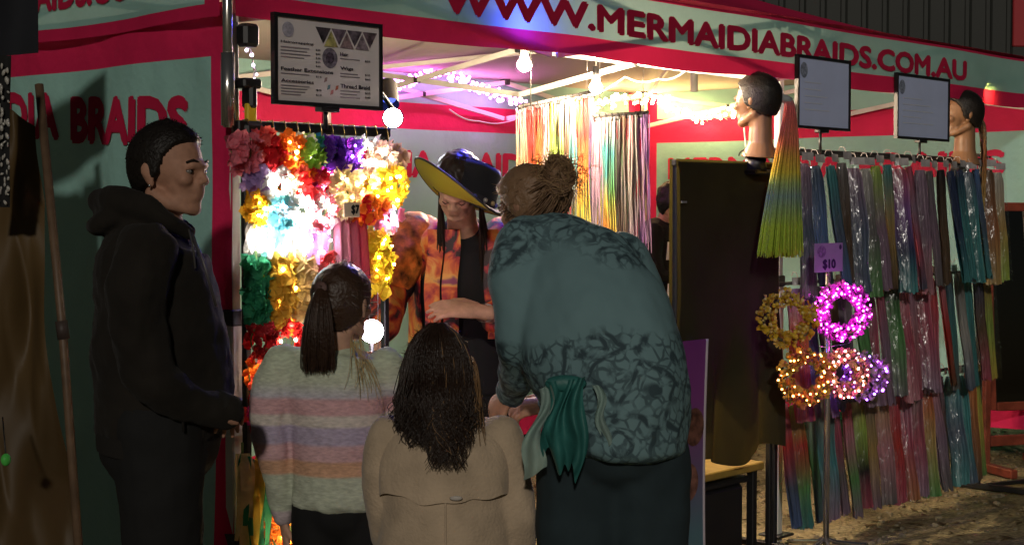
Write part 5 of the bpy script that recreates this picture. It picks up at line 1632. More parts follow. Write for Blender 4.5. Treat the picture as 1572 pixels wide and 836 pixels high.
def paisley():
    m = bpy.data.materials.new('teal_patterned_knit')
    m.use_nodes = True
    N, L = m.node_tree.nodes, m.node_tree.links
    b = N['Principled BSDF']; b.inputs['Roughness'].default_value = .8; b.inputs['Specular IOR Level'].default_value = .2
    tc = N.new('ShaderNodeTexCoord')
    nd = N.new('ShaderNodeTexNoise'); nd.inputs['Scale'].default_value = 9
    L.new(tc.outputs['Object'], nd.inputs['Vector'])
    mx = N.new('ShaderNodeVectorMath'); mx.operation = 'MULTIPLY_ADD'
    L.new(nd.outputs['Color'], mx.inputs[0]); mx.inputs[1].default_value = (.07, .07, .07); L.new(tc.outputs['Object'], mx.inputs[2])
    def math_(op, a, b_=None):
        n = N.new('ShaderNodeMath'); n.operation = op
        for i, q in enumerate((a, b_)):
            if q is None: continue
            if isinstance(q, (int, float)): n.inputs[i].default_value = q
            else: L.new(q, n.inputs[i])
        return n.outputs[0]
    def vor(scale, feature, lo, hi):
        v_ = N.new('ShaderNodeTexVoronoi'); v_.feature = feature; v_.inputs['Scale'].default_value = scale
        L.new(mx.outputs[0], v_.inputs['Vector'])
        r_ = N.new('ShaderNodeMapRange'); r_.interpolation_type = 'SMOOTHSTEP'
        r_.inputs[1].default_value = lo; r_.inputs[2].default_value = hi; r_.inputs[3].default_value = 1; r_.inputs[4].default_value = 0
        L.new(v_.outputs['Distance'], r_.inputs[0])
        return r_.outputs[0]
    nf = N.new('ShaderNodeTexNoise'); nf.inputs['Scale'].default_value = 40; nf.inputs['Detail'].default_value = 4
    L.new(mx.outputs[0], nf.inputs['Vector'])
    net = math_('MULTIPLY', vor(34, 'DISTANCE_TO_EDGE', .05, .14), .75)
    scal = vor(9, 'DISTANCE_TO_EDGE', .03, .09)
    eye_ = math_('SUBTRACT', vor(9, 'F1', .26, .30), vor(9, 'F1', .16, .20))
    rings = math_('MINIMUM', math_('MAXIMUM', math_('MAXIMUM', net, scal), eye_), 1.0)
    nfr = N.new('ShaderNodeMapRange'); nfr.inputs[1].default_value = .34; nfr.inputs[2].default_value = .52; L.new(nf.outputs[0], nfr.inputs[0])
    rings = math_('MULTIPLY', rings, nfr.outputs[0])
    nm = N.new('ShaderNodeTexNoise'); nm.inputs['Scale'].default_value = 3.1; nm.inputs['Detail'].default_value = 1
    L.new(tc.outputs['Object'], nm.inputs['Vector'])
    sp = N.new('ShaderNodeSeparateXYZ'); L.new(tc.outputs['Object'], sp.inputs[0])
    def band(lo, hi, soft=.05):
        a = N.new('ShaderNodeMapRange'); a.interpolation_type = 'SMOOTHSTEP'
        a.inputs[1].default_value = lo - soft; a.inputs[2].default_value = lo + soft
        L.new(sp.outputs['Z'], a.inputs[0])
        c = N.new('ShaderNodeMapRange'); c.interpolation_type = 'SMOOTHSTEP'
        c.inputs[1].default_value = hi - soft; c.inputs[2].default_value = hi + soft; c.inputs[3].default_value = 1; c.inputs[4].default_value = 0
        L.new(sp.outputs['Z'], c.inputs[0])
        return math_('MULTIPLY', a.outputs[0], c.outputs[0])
    bands = math_('MAXIMUM', math_('MAXIMUM', band(1.38, 1.60), band(1.06, 1.24)), math_('MULTIPLY', band(.70, 1.06), 1.25))  # lowest band: denser lace, part print, part shade put into the pattern
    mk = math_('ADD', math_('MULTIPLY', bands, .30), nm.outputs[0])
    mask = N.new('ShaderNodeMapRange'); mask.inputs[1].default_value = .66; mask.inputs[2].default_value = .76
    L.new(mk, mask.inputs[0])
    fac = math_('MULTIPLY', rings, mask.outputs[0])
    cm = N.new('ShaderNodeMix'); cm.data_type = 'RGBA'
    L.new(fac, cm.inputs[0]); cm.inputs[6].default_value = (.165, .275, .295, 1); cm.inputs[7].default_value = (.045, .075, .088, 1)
    L.new(cm.outputs[2], b.inputs['Base Color'])
    bp = N.new('ShaderNodeBump'); bp.inputs['Strength'].default_value = .12; bp.inputs['Distance'].default_value = .002
    L.new(nf.outputs[0], bp.inputs['Height']); L.new(bp.outputs[0], b.inputs['Normal'])
    return m
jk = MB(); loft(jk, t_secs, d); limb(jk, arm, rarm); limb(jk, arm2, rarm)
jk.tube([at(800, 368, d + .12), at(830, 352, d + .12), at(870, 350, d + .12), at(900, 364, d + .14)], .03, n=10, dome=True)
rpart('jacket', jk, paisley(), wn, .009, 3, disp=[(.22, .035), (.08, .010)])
tr = MB(); limb(tr, legA, rl); limb(tr, legB, rl); tr.ell(at(944, 662, d), (.170, .165, .15), (R3, D3, Z3))
rpart('trousers', tr, mat('navy_trousers', (.022, .036, .042), rough=.9, var=(6, .25)), wn, .012, 3, disp=[(.12, .02)])
for lg in (legA, legB):
    foot_part('shoe', lg[-1], D3, mat('dark_shoe', (.02, .02, .02)), wn)
hair_w = mat('woman_hair', (.25, .145, .08), rough=.42, spec=.45, bump=(140, .6, .006))
hc = MB(); hair_cap(hc, H, line=HL_LONG, th=.012, rough=.005, tufts=300, tl=.02)
bun = at(857, 270, d + .16)
for i in range(420):                       # hair swept up from the nape into the bun
    a = rnd(-2.6, 2.6)
    s0 = H.p(-.012 - .1 * math.cos(a), .085 * math.sin(a), rnd(.04, .15))
    e = bun + Vector((rnd(-.025, .025), rnd(-.025, .025), rnd(-.02, .01)))
    mid = (s0 + e) / 2 + (s0 + e - H.p(0, 0, .13) * 2).normalized() * .03
    strand(hc, bez(s0, lerp(s0, mid, .7), mid, e, 7), .0020, .0017, n=3)
ho = part('hair', hc, hair_w, wn)
bn_ = MB()
for i in range(420):                       # coiled bun
    r = .040 * math.sqrt(rnd(.2, 1)); a0 = rnd(0, 6.28); tl_ = rnd(1.5, 3.5); zz = rnd(-.028, .03); tw = rnd(-.3, .3)
    k = math.sqrt(max(.1, 1 - (zz / .042) ** 2))
    strand(bn_, [bun + R3 * (r * k * math.cos(a0 + tl_ * j / 7) * 1.1) + Z3 * (zz + r * .9 * math.sin(a0 + tl_ * j / 7) * .8) + D3 * (r * k * math.sin(a0 + tl_ * j / 7 + tw) - .01) for j in range(8)], .0022, .0016, n=3)
bn_.ell(bun, (.036, .036, .034), (R3, D3, Z3))
part('bun', bn_, hair_w, ho)
fw_ = MB()
for i in range(380):                       # loose wisps
    s0 = bun + Vector((rnd(-.05, .05), rnd(-.05, .05), rnd(-.05, .04)))
    v = Vector((rnd(-1, 1), rnd(-1, 1), rnd(-.6, 1))).normalized() * rnd(.03, .075)
    strand(fw_, [s0, s0 + v * .5 + Z3 * .005, s0 + v - Z3 * .01], .0011, .0005, n=3)
part('wisps', fw_, mat('wisp_hair', (.42, .27, .14), rough=.4), ho, kind='stuff')
# jacket/scarf tied at her side
sc_t = MB()
def scarf(u, v):
    top = lerp(at(838, 585, d - .20), at(905, 578, d - .215), u)
    bot = lerp(at(836, 700, d - .15), at(890, 735, d - .22), u)
    p = lerp(top, bot, v)
    return p + R3 * (.012 * math.sin(v * 6 + u * 4)) - D3 * (.014 * math.sin(u * 17 + v * 2) + .010 * mnoise.noise(Vector((u * 6, v * 4, 2))) + .012 * math.sin(math.pi * v)) + Z3 * (.05 * v * mnoise.noise(Vector((u * 5, 0, 0))))
sc_t.grid(scarf, lin(0, 1, 30), lin(0, 1, 24))
sc_t.ell(at(868, 588, d - .195), (.05, .016, .020), (R3, D3, Z3))
sco = solo('tied_garment', sc_t, mat('teal_satin', (.03, .15, .135), rough=.5, spec=.35, var=(7, .3), bump=(22, .4, .01)), 'shiny teal garment tied round the waist of the bending woman', 'garment', at(868, 592, d - .2))
wt = MB()
def wfl(u, v):
    p = lerp(lerp(at(828, 596, d - .19), at(846, 590, d - .21), u), lerp(at(796, 738, d - .12), at(832, 716, d - .17), u), v)
    return p + R3 * (.012 * math.sin(v * 8)) - D3 * (.012 * math.sin(u * 7 + v * 5))
wt.grid(wfl, lin(0, 1, 8), lin(0, 1, 18))
def wfl2(u, v):
    p = lerp(lerp(at(908, 590, d - .21), at(922, 592, d - .21), u), lerp(at(926, 688, d - .2), at(940, 672, d - .2), u), v)
    return p + R3 * (.008 * math.sin(v * 8)) - D3 * (.01 * math.sin(u * 7 + v * 5))
wt2 = MB(); wt2.grid(wfl2, lin(0, 1, 6), lin(0, 1, 14))
pale = mat('pale_mint_cloth', (.30, .42, .38), rough=.5, trans=.2, var=(12, .25))
solo('pale_scarf', wt, pale, 'pale mint scarf end hanging at the left hip of the bending woman', 'scarf', at(828, 596, d - .19))
solo('pale_scarf', wt2, pale, 'narrow pale cloth strip hanging right of the tied teal garment', 'scarf', at(915, 590, d - .21))

# ---------------------------------------------------------------- girl with ponytail
d = 4.25
g1 = thing('person', 'girl with a dark ponytail in a pastel striped jumper seen from behind', 'person', ground_under(520, d))
sk_g = skin('girl', (.55, .32, .22))
H = Head(at(526, 524, d + .01), D3 * .88 + R3 * .42 - Z3 * .05, Z3, .87)
t_secs = [(516, 528, .01, 30, .05), (514, 546, .01, 72, .075), (514, 575, 0, 84, .095), (518, 640, 0, 76, .10), (522, 710, 0, 72, .10), (522, 772, 0, 72, .10)]
armA = [at(436, 558, d), at(418, 600, d - .01), at(414, 660, d - .02), at(426, 730, d + .0), at(434, 790, d + .02)]
armB = [at(592, 558, d), at(606, 600, d + .03), at(604, 650, d + .08), at(598, 640, d + .2), at(586, 590, d + .28)]
ra = [.055, .060, .050, .040, .034]
ra2 = [.05, .05, .044, .036, .030]
hipL, hipR = at(488, 790, d), at(556, 790, d)
legA = [hipL + Z3 * .05, hipL - Z3 * .06, at(490, 960, d), ground_under(490, d) + Z3 * .22, ground_under(490, d) + Z3 * .07]
legB = [hipR + Z3 * .05, hipR - Z3 * .06, at(554, 960, d), ground_under(554, d) + Z3 * .22, ground_under(554, d) + Z3 * .07]
rl = [.07, .072, .05, .046, .038]
body = MB(); build_head(body, H, child=True); neck_to(body, H, at(516, 545, d), .046, .05)
loft(body, t_secs, d, .84); limb(body, armA, ra, .66); limb(body, armB, ra2, .68); limb(body, legA, rl, .85); limb(body, legB, rl, .85)
hand(body, at(436, 800, d + .022), -Z3 + R3 * .1, R3 * .8 + D3 * .3, .74, .35, thumb=1)
hand(body, at(583, 578, d + .30), Z3 * .6 + D3 * .6 - R3 * .2, R3 * -.8, .74, .4, thumb=-1)
rpart('body', body, sk_g, g1, .0055, 3)
eyes(H, g1)
S = [(0, (.46, .36, .38)), (.085, (.46, .36, .38)), (.10, (.42, .46, .33)), (.29, (.42, .46, .33)), (.305, (.58, .28, .13)), (.37, (.58, .28, .13)), (.385, (.56, .30, .32)), (.455, (.56, .30, .32)), (.475, (.38, .30, .44)), (.555, (.38, .30, .44)),
     (.57, (.58, .50, .44)), (.615, (.58, .50, .44)), (.63, (.56, .28, .30)), (.70, (.56, .28, .30)), (.72, (.45, .42, .48)), (.80, (.46, .50, .36)), (1, (.44, .52, .34))]
S = [(q, tuple(c * .85 + .12 for c in k)) for q, k in S]
sw = MB(); loft(sw, t_secs, d); limb(sw, armA, ra); limb(sw, armB, ra2)
sw.ell(at(428, 590, d), (.05, .055, .06)); sw.ell(at(602, 585, d + .01), (.045, .05, .055))
sw.tube([at(452, 766, d - .03), at(520, 774, d - .105), at(592, 766, d - .03)], .012, n=8)
rpart('jumper', sw, ramp_mat('pastel_stripe_knit', S, rough=.85, spec=.15, fiber=.18, fscale=(55, 55, 160), jitter=.018), g1, .008, 3, disp=[(.10, .018), (.035, .006)])
tr = MB(); limb(tr, legA, rl); limb(tr, legB, rl); tr.ell(at(522, 780, d), (.118, .095, .10), (R3, D3, Z3))
rpart('leggings', tr, mat('black_leggings', (.010, .010, .010), rough=.85), g1, .010, 3, disp=[(.1, .01)])
for lg in (legA, legB):
    foot_part('shoe', lg[-1], D3, mat('dark_shoe', (.02, .02, .02)), g1, .8)
hair_g1 = mat('girl_brown_hair', (.050, .025, .014), rough=.38, spec=.5, bump=(120, .6, .006))
hc = MB(); hair_cap(hc, H, line=([-.12, -.06, -.03, .01, .03, .05, .07, .12], [.03, .03, .05, .10, .15, .178, .188, .195]), th=.010, rough=.003, tufts=250, tl=.03)
tie = H.p(-.128, -.0, .165)
for i in range(560):
    a = rnd(-2.9, 2.9); z_ = rnd(.03, .23)
    q = math.sqrt(max(.02, 1 - ((z_ - .145) / .10) ** 2))
    s0 = H.p(-.012 + .104 * math.cos(a) * q, .084 * math.sin(a) * q, z_)
    if (s0 - H.p(.06, 0, .1)).dot(H.f) > 0 and z_ < .18: continue
    e = tie + Vector((rnd(-1, 1), rnd(-1, 1), rnd(-1, 1))) * .010
    mid = (s0 + e) / 2; c0 = H.p(-.012, 0, .145)
    mid = c0 + (mid - c0).normalized() * max((mid - c0).length, .096 * H.s)
    strand(hc, bez(s0, lerp(s0, mid, .7), lerp(mid, e, .3), e, 6), .0017, .0015, n=3)
ho = part('hair', hc, hair_g1, g1)
pt = MB()
for i in range(620):
    a = rnd(0, 6.283); q = math.sqrt(rnd(0, 1)); rx_, ry_ = q * math.cos(a), q * math.sin(a)
    s0 = tie + R3 * rx_ * .012 + D3 * ry_ * .012
    m1_ = at(489 + 24 * rx_, 470, d - .13 + .03 * ry_)
    m2_p = at(487 + 29 * rx_, 525, d - .13 + .035 * ry_)
    e = at(488 + 25 * rx_ + rnd(-3, 3), 568 + rnd(-46, 8) * rnd(0, 1), d - .115 + .025 * ry_)
    strand(pt, bez(s0, lerp(s0, m1_, .8) - D3 * .02, m2_p, e, 9), .0018, .0009, n=3)
part('ponytail', pt, hair_g1, ho)
m_ = MB(); m_.tube([tie + (tie - H.p(0, 0, .15)).normalized() * q for q in (-.006, .010)], .018, n=12); part('hair_band', m_, mat('hair_band', (.14, .08, .07), rough=.6), ho)
ls = MB()
for i in range(26):                        # fine loose strands over the right shoulder
    s0 = at(545 + rnd(-8, 14), 520 + rnd(-6, 8), d - .07)
    e = s0 + R3 * rnd(-.02, .07) - Z3 * rnd(.07, .16) - D3 * rnd(.0, .05)
    strand(ls, bez(s0, s0 - Z3 * .03 - D3 * .03, lerp(s0, e, .6) - D3 * .03 + R3 * .015, e, 6), .0011, .0006, n=3)
part('loose_strands', ls, mat('blond_strand', (.50, .36, .16), rough=.4), ho, kind='stuff')

# ---------------------------------------------------------------- girl with long loose hair
d = 3.9
g2 = thing('person', 'smaller girl with long loose dark hair in a beige coat seen from behind', 'person', ground_under(680, d))
H = Head(at(672, 634, d + .01), D3 * .95 - R3 * .12 - Z3 * .06, Z3, .86)
t_secs = [(678, 636, .01, 32, .05), (680, 654, .01, 78, .08), (682, 690, 0, 96, .11), (682, 760, 0, 98, .125), (684, 860, 0, 104, .13), (684, 960, 0, 108, .135)]
armA = [at(600, 668, d), at(586, 720, d), at(590, 790, d + .02), at(604, 850, d + .06), at(620, 890, d + .10)]
armB = [at(768, 668, d), at(786, 730, d), at(796, 800, d + .0), at(796, 860, d + .03), at(790, 905, d + .06)]
ra = [.054, .054, .048, .042, .038]
hipL, hipR = at(650, 970, d), at(718, 970, d)
legA = [hipL + Z3 * .05, hipL - Z3 * .03, (hipL + ground_under(650, d)) / 2, ground_under(650, d) + Z3 * .18, ground_under(650, d) + Z3 * .07]
legB = [hipR + Z3 * .05, hipR - Z3 * .03, (hipR + ground_under(718, d)) / 2, ground_under(718, d) + Z3 * .18, ground_under(718, d) + Z3 * .07]
rl = [.062, .062, .046, .042, .036]
body = MB(); build_head(body, H, child=True); neck_to(body, H, at(678, 655, d), .046, .05)
loft(body, t_secs, d, .82); limb(body, armA, ra, .66); limb(body, armB, ra, .66); limb(body, legA, rl, .85); limb(body, legB, rl, .85)
hand(body, at(622, 896, d + .105), -Z3 * .8 + D3 * .4, R3, .7, .35, thumb=1)
hand(body, at(789, 912, d + .065), -Z3 * .9 + D3 * .3, -R3, .7, .35, thumb=-1)
rpart('body', body, sk_g, g2, .0055, 3)
eyes(H, g2)
coat_m = mat('beige_wool', (.52, .40, .28), rough=.92, spec=.15, sheen=.2, var=(14, .14), bump=(130, .5, .006))
ct_ = MB(); loft(ct_, t_secs, d); limb(ct_, armA, ra); limb(ct_, armB, ra)
co = rpart('coat', ct_, coat_m, g2, .010, 3, disp=[(.15, .02), (.05, .007)])
cp = MB()                                   # short shoulder cape
cs = [(680, 646, .0, 50, .066), (681, 668, .0, 92, .096), (682, 706, -.003, 104, .118), (683, 756, -.004, 105, .129)]
p_, r_ = tpts(cs, d); p_, r_ = resample(p_, r_, 5)
def capef(u, v, k=0.0):
    i = v * (len(p_) - 1); j = min(int(i), len(p_) - 2); t = i - j
    c = lerp(p_[j], p_[j + 1], t); rx = lerp(r_[j][0], r_[j + 1][0], t) - k; ry = lerp(r_[j][1], r_[j + 1][1], t) - k
    a_ = 6.2832 * u
    wv = 1 + .02 * v * v * math.sin(a_ * 7 + 2 * mnoise.noise(Vector((math.cos(a_) * 2, math.sin(a_) * 2, 0)))) + .05 * v * mnoise.noise(Vector((math.cos(a_) * 3, math.sin(a_) * 3, v * 2)))
    return c + R3 * (math.cos(a_) * rx * wv) + D3 * (math.sin(a_) * ry * wv) + Z3 * (.02 * v * mnoise.noise(Vector((math.cos(a_) * 2.5, math.sin(a_) * 2.5, 5))))
cp.grid(capef, lin(0, 1, 96), lin(0, 1, 18)); cp.grid(lambda u, v: capef(1 - u, v, .008), lin(0, 1, 96), lin(0, 1, 18))
part('shoulder_cape', cp, coat_m, co)
sm_ = MB(); sm_.tube([at(684, 760 + 20 * i, d - .131 - .004 * i / 5) for i in range(11)], .0022, n=5); part('back_seam', sm_, coat_m, co)
m_ = MB()
for k, (px_, py_) in enumerate(((700, 764), (806, 796))):
    m_ = MB(); m_.ell(at(px_, py_, d - .143 if k == 0 else d - .03), (.016, .003, .006), (R3, D3, Z3), nu=10, nv=6); part('coat_tab', m_, mat('pale_tab', (.5, .45, .4), rough=.5), co)
tr = MB(); limb(tr, legA, rl); limb(tr, legB, rl)
rpart('leggings', tr, mat('black_leggings', (.010, .010, .010)), g2, .010, 3)
for lg in (legA, legB):
    foot_part('shoe', lg[-1], D3, mat('dark_shoe', (.02, .02, .02)), g2, .75)
hair_g2 = mat('girl_dark_hair', (.030, .016, .010), rough=.36, spec=.5, bump=(120, .6, .006))
hc = MB(); hair_cap(hc, H, line=HL_LONG, th=.015, rough=.004, tufts=300, tl=.03)
lt = MB()
c0 = H.p(-.012, 0, .145)
for i in range(2100):
    a = rnd(-2.5, 2.5)                      # around the back of the head
    top_ = H.p(-.012 - .02 * math.cos(a) + rnd(-.03, .05), .02 * math.sin(a), .262)
    side = H.p(-.012 - .112 * math.cos(a), .096 * math.sin(a), .12)
    sx_ = math.sin(a)
    lenk = rnd(.1, 1.0) ** .8
    y_e = lerp(622, 722 if -.7 < sx_ < .3 else 688, lenk)
    px_e = 664 + (68 * sx_ if sx_ > 0 else 52 * sx_) * (1.1 - .35 * lenk) + rnd(-8, 8)
    e = at(px_e * -1 + 2 * 672, y_e, d - .155 * max(.25, math.cos(a)) - .01)
    mid = lerp(side, e, .45) - D3 * .035 * max(0, math.cos(a)) + R3 * rnd(-.012, .012)
    pth = bez(top_, c0 + (side - c0) * 1.0 + (top_ - c0) * .75, side, mid, 6)[:-1] + bez(mid, lerp(mid, e, .4) + R3 * rnd(-.015, .015), lerp(mid, e, .7) + R3 * rnd(-.02, .02), e, 6)
    cl_ = int(i % 46); ph_ = cl_ * 1.7
    pth = [q + R3 * (.017 * math.sin(ph_ + j * .75) * (j / 12)) + D3 * (.008 * math.cos(ph_ * 1.3 + j * .6) * (j / 12)) for j, q in enumerate(pth)]
    strand(lt if (i % 14 == 0 and e.dot(R3) > c0.dot(R3)) else hc, pth, .0016, .0008, n=3)
ho = part('hair', hc, hair_g2, g2)
for i in range(26):
    s0 = H.p(-.05 + rnd(-.02, .02), -.088, rnd(.10, .17)); e = at(732 + rnd(-14, 14), 640 + rnd(-25, 45), d - .10 + rnd(-.02, .02))
    strand(lt, bez(s0, s0 + R3 * .03, lerp(s0, e, .5) + R3 * rnd(-.01, .02), e, 8), .0016, .001, n=3)
part('highlights', lt, mat('honey_hair', (.26, .15, .07), rough=.4), ho, kind='stuff')

# ---------------------------------------------------------------- vendor in hat
d = 5.6
vn = thing('person', 'stallholder in a black brimmed hat leaning down, wearing an open embroidered jacket', 'person', ground_under(715, d))
sk_v = skin('vendor', (.50, .28, .19))
H = Head(at(704, 320, d - .15), -D3 * .70 - R3 * .15 - Z3 * .68, Z3 * .75 - D3 * .65, .92)
t_secs = [(712, 348, -.04, 32, .07), (712, 372, .0, 62, .10), (712, 420, .0, 74, .125), (714, 490, 0, 72, .125), (716, 560, 0, 74, .13), (716, 600, 0, 72, .13)]
armA = [at(650, 366, d), at(622, 400, d - .05), at(600, 450, d - .12), at(586, 500, d - .28), at(584, 540, d - .40)]
armB = [at(774, 368, d), at(792, 420, d - .03), at(790, 476, d - .10), at(765, 486, d - .25), at(742, 480, d - .32)]
ra = [.075, .072, .060, .048, .036]
hipL, hipR = at(690, 620, d), at(744, 620, d)
legA = [hipL + Z3 * .05, hipL - Z3 * .1, (hipL + ground_under(690, d)) / 2, ground_under(690, d) + Z3 * .3, ground_under(690, d) + Z3 * .09]
legB = [hipR + Z3 * .05, hipR - Z3 * .1, (hipR + ground_under(744, d)) / 2, ground_under(744, d) + Z3 * .3, ground_under(744, d) + Z3 * .09]
rl = [.09, .10, .075, .066, .055]
body = MB(); build_head(body, H); neck_to(body, H, at(712, 362, d - .02))
loft(body, t_secs, d, .86); limb(body, armA, ra, .66); limb(body, armB, ra, .66); limb(body, legA, rl, .85); limb(body, legB, rl, .85)
hand(body, at(738, 478, d - .335), -R3 * .95 + Z3 * .12 - D3 * .1, -Z3 * .7 + D3 * .5, 1.15, .22, thumb=-1, spread=.25)
hand(body, at(583, 546, d - .42), -Z3 * .8 - R3 * .2 - D3 * .3, R3 * .8 + D3 * .4, .95, .4, thumb=1)
rpart('body', body, sk_v, vn, .0055, 3)
eyes(H, vn, closed=True, lid=sk_v)
top = MB(); loft(top, t_secs, d, .93)
rpart('black_top', top, mat('black_tee', (.012, .011, .012), rough=.85), vn, .010, 3)

def embroidered():
    m = bpy.data.materials.new('embroidered_jacket')
    m.use_nodes = True
    N, L = m.node_tree.nodes, m.node_tree.links
    b = N['Principled BSDF']; b.inputs['Roughness'].default_value = .6
    tc = N.new('ShaderNodeTexCoord')
    nz = N.new('ShaderNodeTexNoise'); nz.inputs['Scale'].default_value = 9; nz.inputs['Detail'].default_value = 4; nz.inputs['Distortion'].default_value = 1.2
    L.new(tc.outputs['Object'], nz.inputs['Vector'])
    cr = N.new('ShaderNodeValToRGB'); e = cr.color_ramp.elements
    cols = [(.0, (.015, .010, .012)), (.42, (.03, .012, .015)), (.47, (.40, .02, .03)), (.55, (.75, .14, .03)), (.64, (.85, .40, .08)), (.75, (.30, .05, .12))]
    while len(e) < len(cols): e.new(.5)
    for q, (p, c) in zip(e, cols): q.position = p; q.color = c4(c)
    L.new(nz.outputs[0], cr.inputs[0]); L.new(cr.outputs[0], b.inputs['Base Color'])
    return m
emb = embroidered()
jk = MB()
# open jacket: back and sides shell plus sleeves
p_, r_ = tpts([(712, 356, 0, 50, .09), (712, 380, 0, 72, .12), (712, 430, .0, 84, .142), (714, 500, 0, 84, .145), (716, 580, 0, 88, .15)], d)
p_, r_ = resample(p_, r_, 5)
def shell(u, v):
    i = min(int(v * (len(p_) - 1)), len(p_) - 1)
    a = lerp(-math.pi * .72, math.pi * .72, u)
    wob = 1 + .05 * math.sin(u * 30 + v * 3)
    return p_[i] + D3 * (math.cos(a) * r_[i][1] * wob) + R3 * (math.sin(a) * r_[i][0] * wob)
jk.grid(shell, lin(0, 1, 60), lin(0, 1, len(p_) - 1))
jk.grid(lambda u, v: lerp(shell(u, v), p_[min(int(v * (len(p_) - 1)), len(p_) - 1)], .05), lin(0, 1, 60), lin(0, 1, len(p_) - 1))
jo = part('jacket', jk, emb, vn)
for nm, ar in (('sleeve', armA[:3] + [armA[3]]), ('sleeve', armB[:4])):
    sl_ = MB(); limb(sl_, ar, [.085, .085, .072, .060])
    rpart(nm, sl_, emb, jo, .009, 3, disp=[(.10, .03)])
orf_ = MB(); limb(orf_, [at(636, 356, d - .02), at(618, 392, d - .06), at(606, 420, d - .11)], [.076, .086, .080])
rpart('sleeve_panel', orf_, mat('orange_embroidery', (.62, .17, .03), rough=.55, var=(22, .95), bump=(40, .4)), jo, .009, 3, disp=[(.07, .02)])
for (xa, xb, m_c) in ((668, 662, (.26, .012, .03)), (694, 690, (.32, .02, .05)), (752, 760, (.22, .012, .04))):
    l_ = MB()
    def lap(u, v, xa=xa, xb=xb):
        return at(lerp(xa, xb, v) + (u - .5) * 24 + 2 * math.sin(v * 9), lerp(352, 520, v), d - .118 - .03 * math.sin(min(1, v * 1.4) * 1.57) - .004 * math.sin(u * 3.14))
    l_.grid(lap, lin(0, 1, 5), lin(0, 1, 22)); part('lapel', l_, emb, jo)
tr = MB(); limb(tr, legA, rl); limb(tr, legB, rl); tr.ell(at(716, 606, d), (.14, .12, .12), (R3, D3, Z3))
rpart('trousers', tr, mat('black_trousers', (.012, .012, .012)), vn, .012, 3)
for lg in (legA, legB):
    foot_part('shoe', lg[-1], -D3, mat('dark_shoe', (.02, .02, .02)), vn)
hc = MB(); hair_cap(hc, H, line=HL_LONG, th=.012, rough=.005, tufts=200)
for i in range(120):
    sg = random.choice((-1, 1)); s0 = H.p(-.04, .075 * sg, rnd(.08, .14)); e = at(712 + 34 * (1 if (H.l.dot(R3) * sg) > 0 else -1) + rnd(-10, 10), 400 + rnd(-20, 60), d - .09)
    strand(hc, bez(s0, s0 - Z3 * .04, lerp(s0, e, .6), e, 6), .0026, .0014, n=3)
part('hair', hc, mat('vendor_hair', (.03, .017, .011), rough=.45), vn)
# hat
hu = (Z3 * .93 + R3 * .33 + D3 * .06).normalized()
hr_ = (R3 - hu * R3.dot(hu)).normalized(); hd = hu.cross(hr_).normalized()
hc_ = at(716, 310, d - .25)
ht = MB(); und = MB()
def brim(u, v, dz=0):
    a = 6.283 * u; r = lerp(.088, .212, v)
    curl = .09 * v ** 1.3 * (max(0, -math.cos(a - .55)) ** 1.1 * 1.0 + .2 * max(0, math.cos(a)) ** 2) - .02 * v * v * max(0, -math.sin(a))
    return hc_ + hr_ * (math.cos(a) * r) + hd * (math.sin(a) * r * 1.02) + hu * (curl + dz)
ht.grid(lambda u, v: brim(u, v, .004), lin(0, 1, 56), lin(0, 1, 10))
und.grid(lambda u, v: brim(1 - u, v, -.002), lin(0, 1, 56), lin(0, 1, 10))
cr_ = []
for z_, r in ((0, .092), (.03, .092), (.08, .088), (.115, .082), (.137, .070), (.144, .05), (.134, .02)):
    cr_.append((hc_ + hu * z_, r))
ht.tube([c[0] for c in cr_], [(c[1], c[1] * 1.05) for c in cr_], n=36, cap=True)
hto = part('hat', ht, mat('black_felt', (.014, .013, .016), rough=.85, sheen=.2, var=(20, .2)), vn)
part('brim_lining', und, mat('olive_lining', (.42, .36, .03), rough=.7), hto)
edge = MB(); edge.tube([brim(u, 1) for u in lin(0, 1, 56)[:-1]], .004, n=6, closed=True); part('brim_edge', edge, black_pl, hto)
bd = MB(); bd.tube([hc_ + hu * .008, hc_ + hu * .034], [(.0945, .099), (.0935, .098)], n=36, cap=False); part('hat_band', bd, mat('hat_band', (.03, .025, .03), rough=.6), hto)
for i in range(9):
    a = 3.3 + i * .42
    m_ = MB(); m_.ell(hc_ + hu * .022 + hr_ * (math.cos(a) * .098) + hd * (math.sin(a) * .103), (.008, .008, .009), nu=8, nv=6)
    part('stud', m_, mat('stud_%d' % (i % 3), ((.55, .38, .2), (.15, .15, .5), (.5, .45, .4))[i % 3], rough=.3, metal=.4), hto)
m_ = MB(); m_.tube([at(748, 480, d - .30), at(741, 480, d - .325)], .032, n=16, cap=False); part('cuff', m_, mat('white_cuff', (.7, .68, .66), rough=.7), vn)

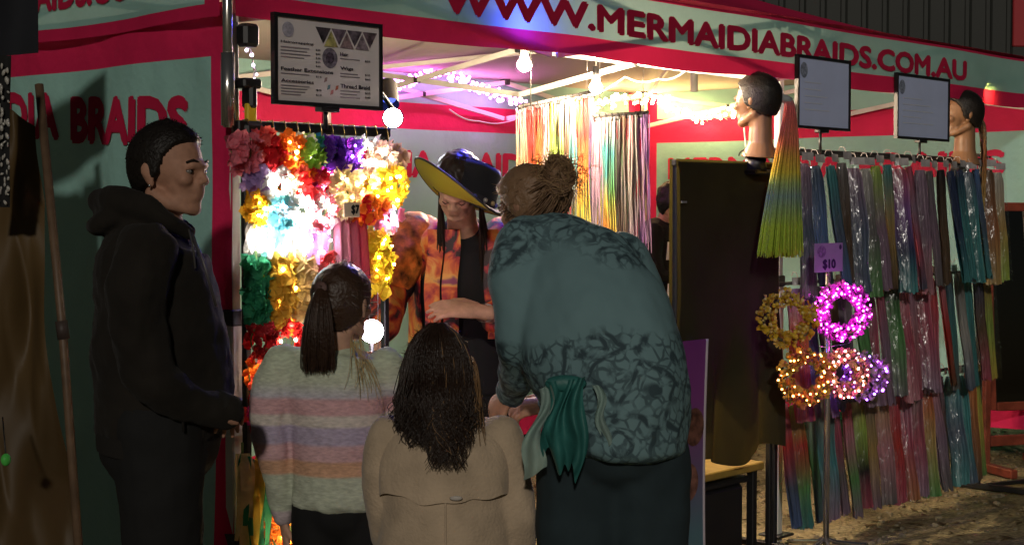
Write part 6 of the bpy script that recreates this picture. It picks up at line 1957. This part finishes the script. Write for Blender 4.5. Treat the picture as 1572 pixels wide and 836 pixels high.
# ---------------------------------------------------------------- helper at the back
d = 9.9
hp = thing('person', 'dark haired helper in black at the back corner beside the black drape', 'person', ground_under(1012, d))
H = Head(at(1028, 336, d), R3 * .75 - D3 * .45 - Z3 * .3, Z3, .95)
t_secs = [(1018, 340, 0, 16, .07), (1014, 352, 0, 30, .16), (1010, 380, 0, 34, .19), (1008, 430, 0, 32, .18), (1008, 480, 0, 32, .17)]
armA = [at(1002, 356, d - .17), at(1002, 390, d - .2), at(1010, 420, d - .22), at(1030, 425, d - .2)]
ra = [.065, .06, .05, .038]
hipL, hipR = at(1004, 490, d), at(1016, 490, d)
legA = [hipL + Z3 * .05, (hipL + ground_under(1003, d)) / 2, ground_under(1003, d) + Z3 * .09]
legB = [hipR + Z3 * .05, (hipR + ground_under(1020, d)) / 2, ground_under(1020, d) + Z3 * .09]
body = MB(); build_head(body, H); neck_to(body, H, at(1018, 350, d))
loft(body, t_secs, d, .85); limb(body, armA, ra, .7); limb(body, legA, [.08, .06, .05]); limb(body, legB, [.08, .06, .05])
hand(body, at(1032, 425, d - .19), R3 * .9 - Z3 * .3, D3, .95, .35)
rpart('body', body, skin('helper', (.46, .26, .17)), hp, .008, 3)
jk = MB(); loft(jk, t_secs, d); limb(jk, armA, ra); rpart('jacket', jk, mat('black_jacket', (.013, .012, .012), rough=.8), hp, .012, 3, disp=[(.12, .02)])
tr = MB(); limb(tr, legA, [.10, .075, .06]); limb(tr, legB, [.10, .075, .06]); rpart('trousers', tr, mat('black_trousers', (.012, .012, .012)), hp, .014, 3)
hc = MB(); hair_cap(hc, H, line=HL_LONG, th=.022, rough=.008, tufts=200, tl=.03); part('hair', hc, mat('man_hair', (.011, .008, .006)), hp)
for k, (px_, py_, w_, h_) in enumerate(((1030, 385, .05, .11), (1031, 455, .06, .16))):
    m_ = MB(); m_.box(at(px_, py_, d - .28), (w_, .006, h_), (R3, D3, Z3 + R3 * .08)); solo('paper_sheet', m_, mat('white_paper', (.75, .74, .72), rough=.6), ('upper white sheet of paper beside the helper at the back' if k == 0 else 'lower white sheet of paper beside the helper at the back'), 'paper', at(px_, py_, d - .28), smooth=False)
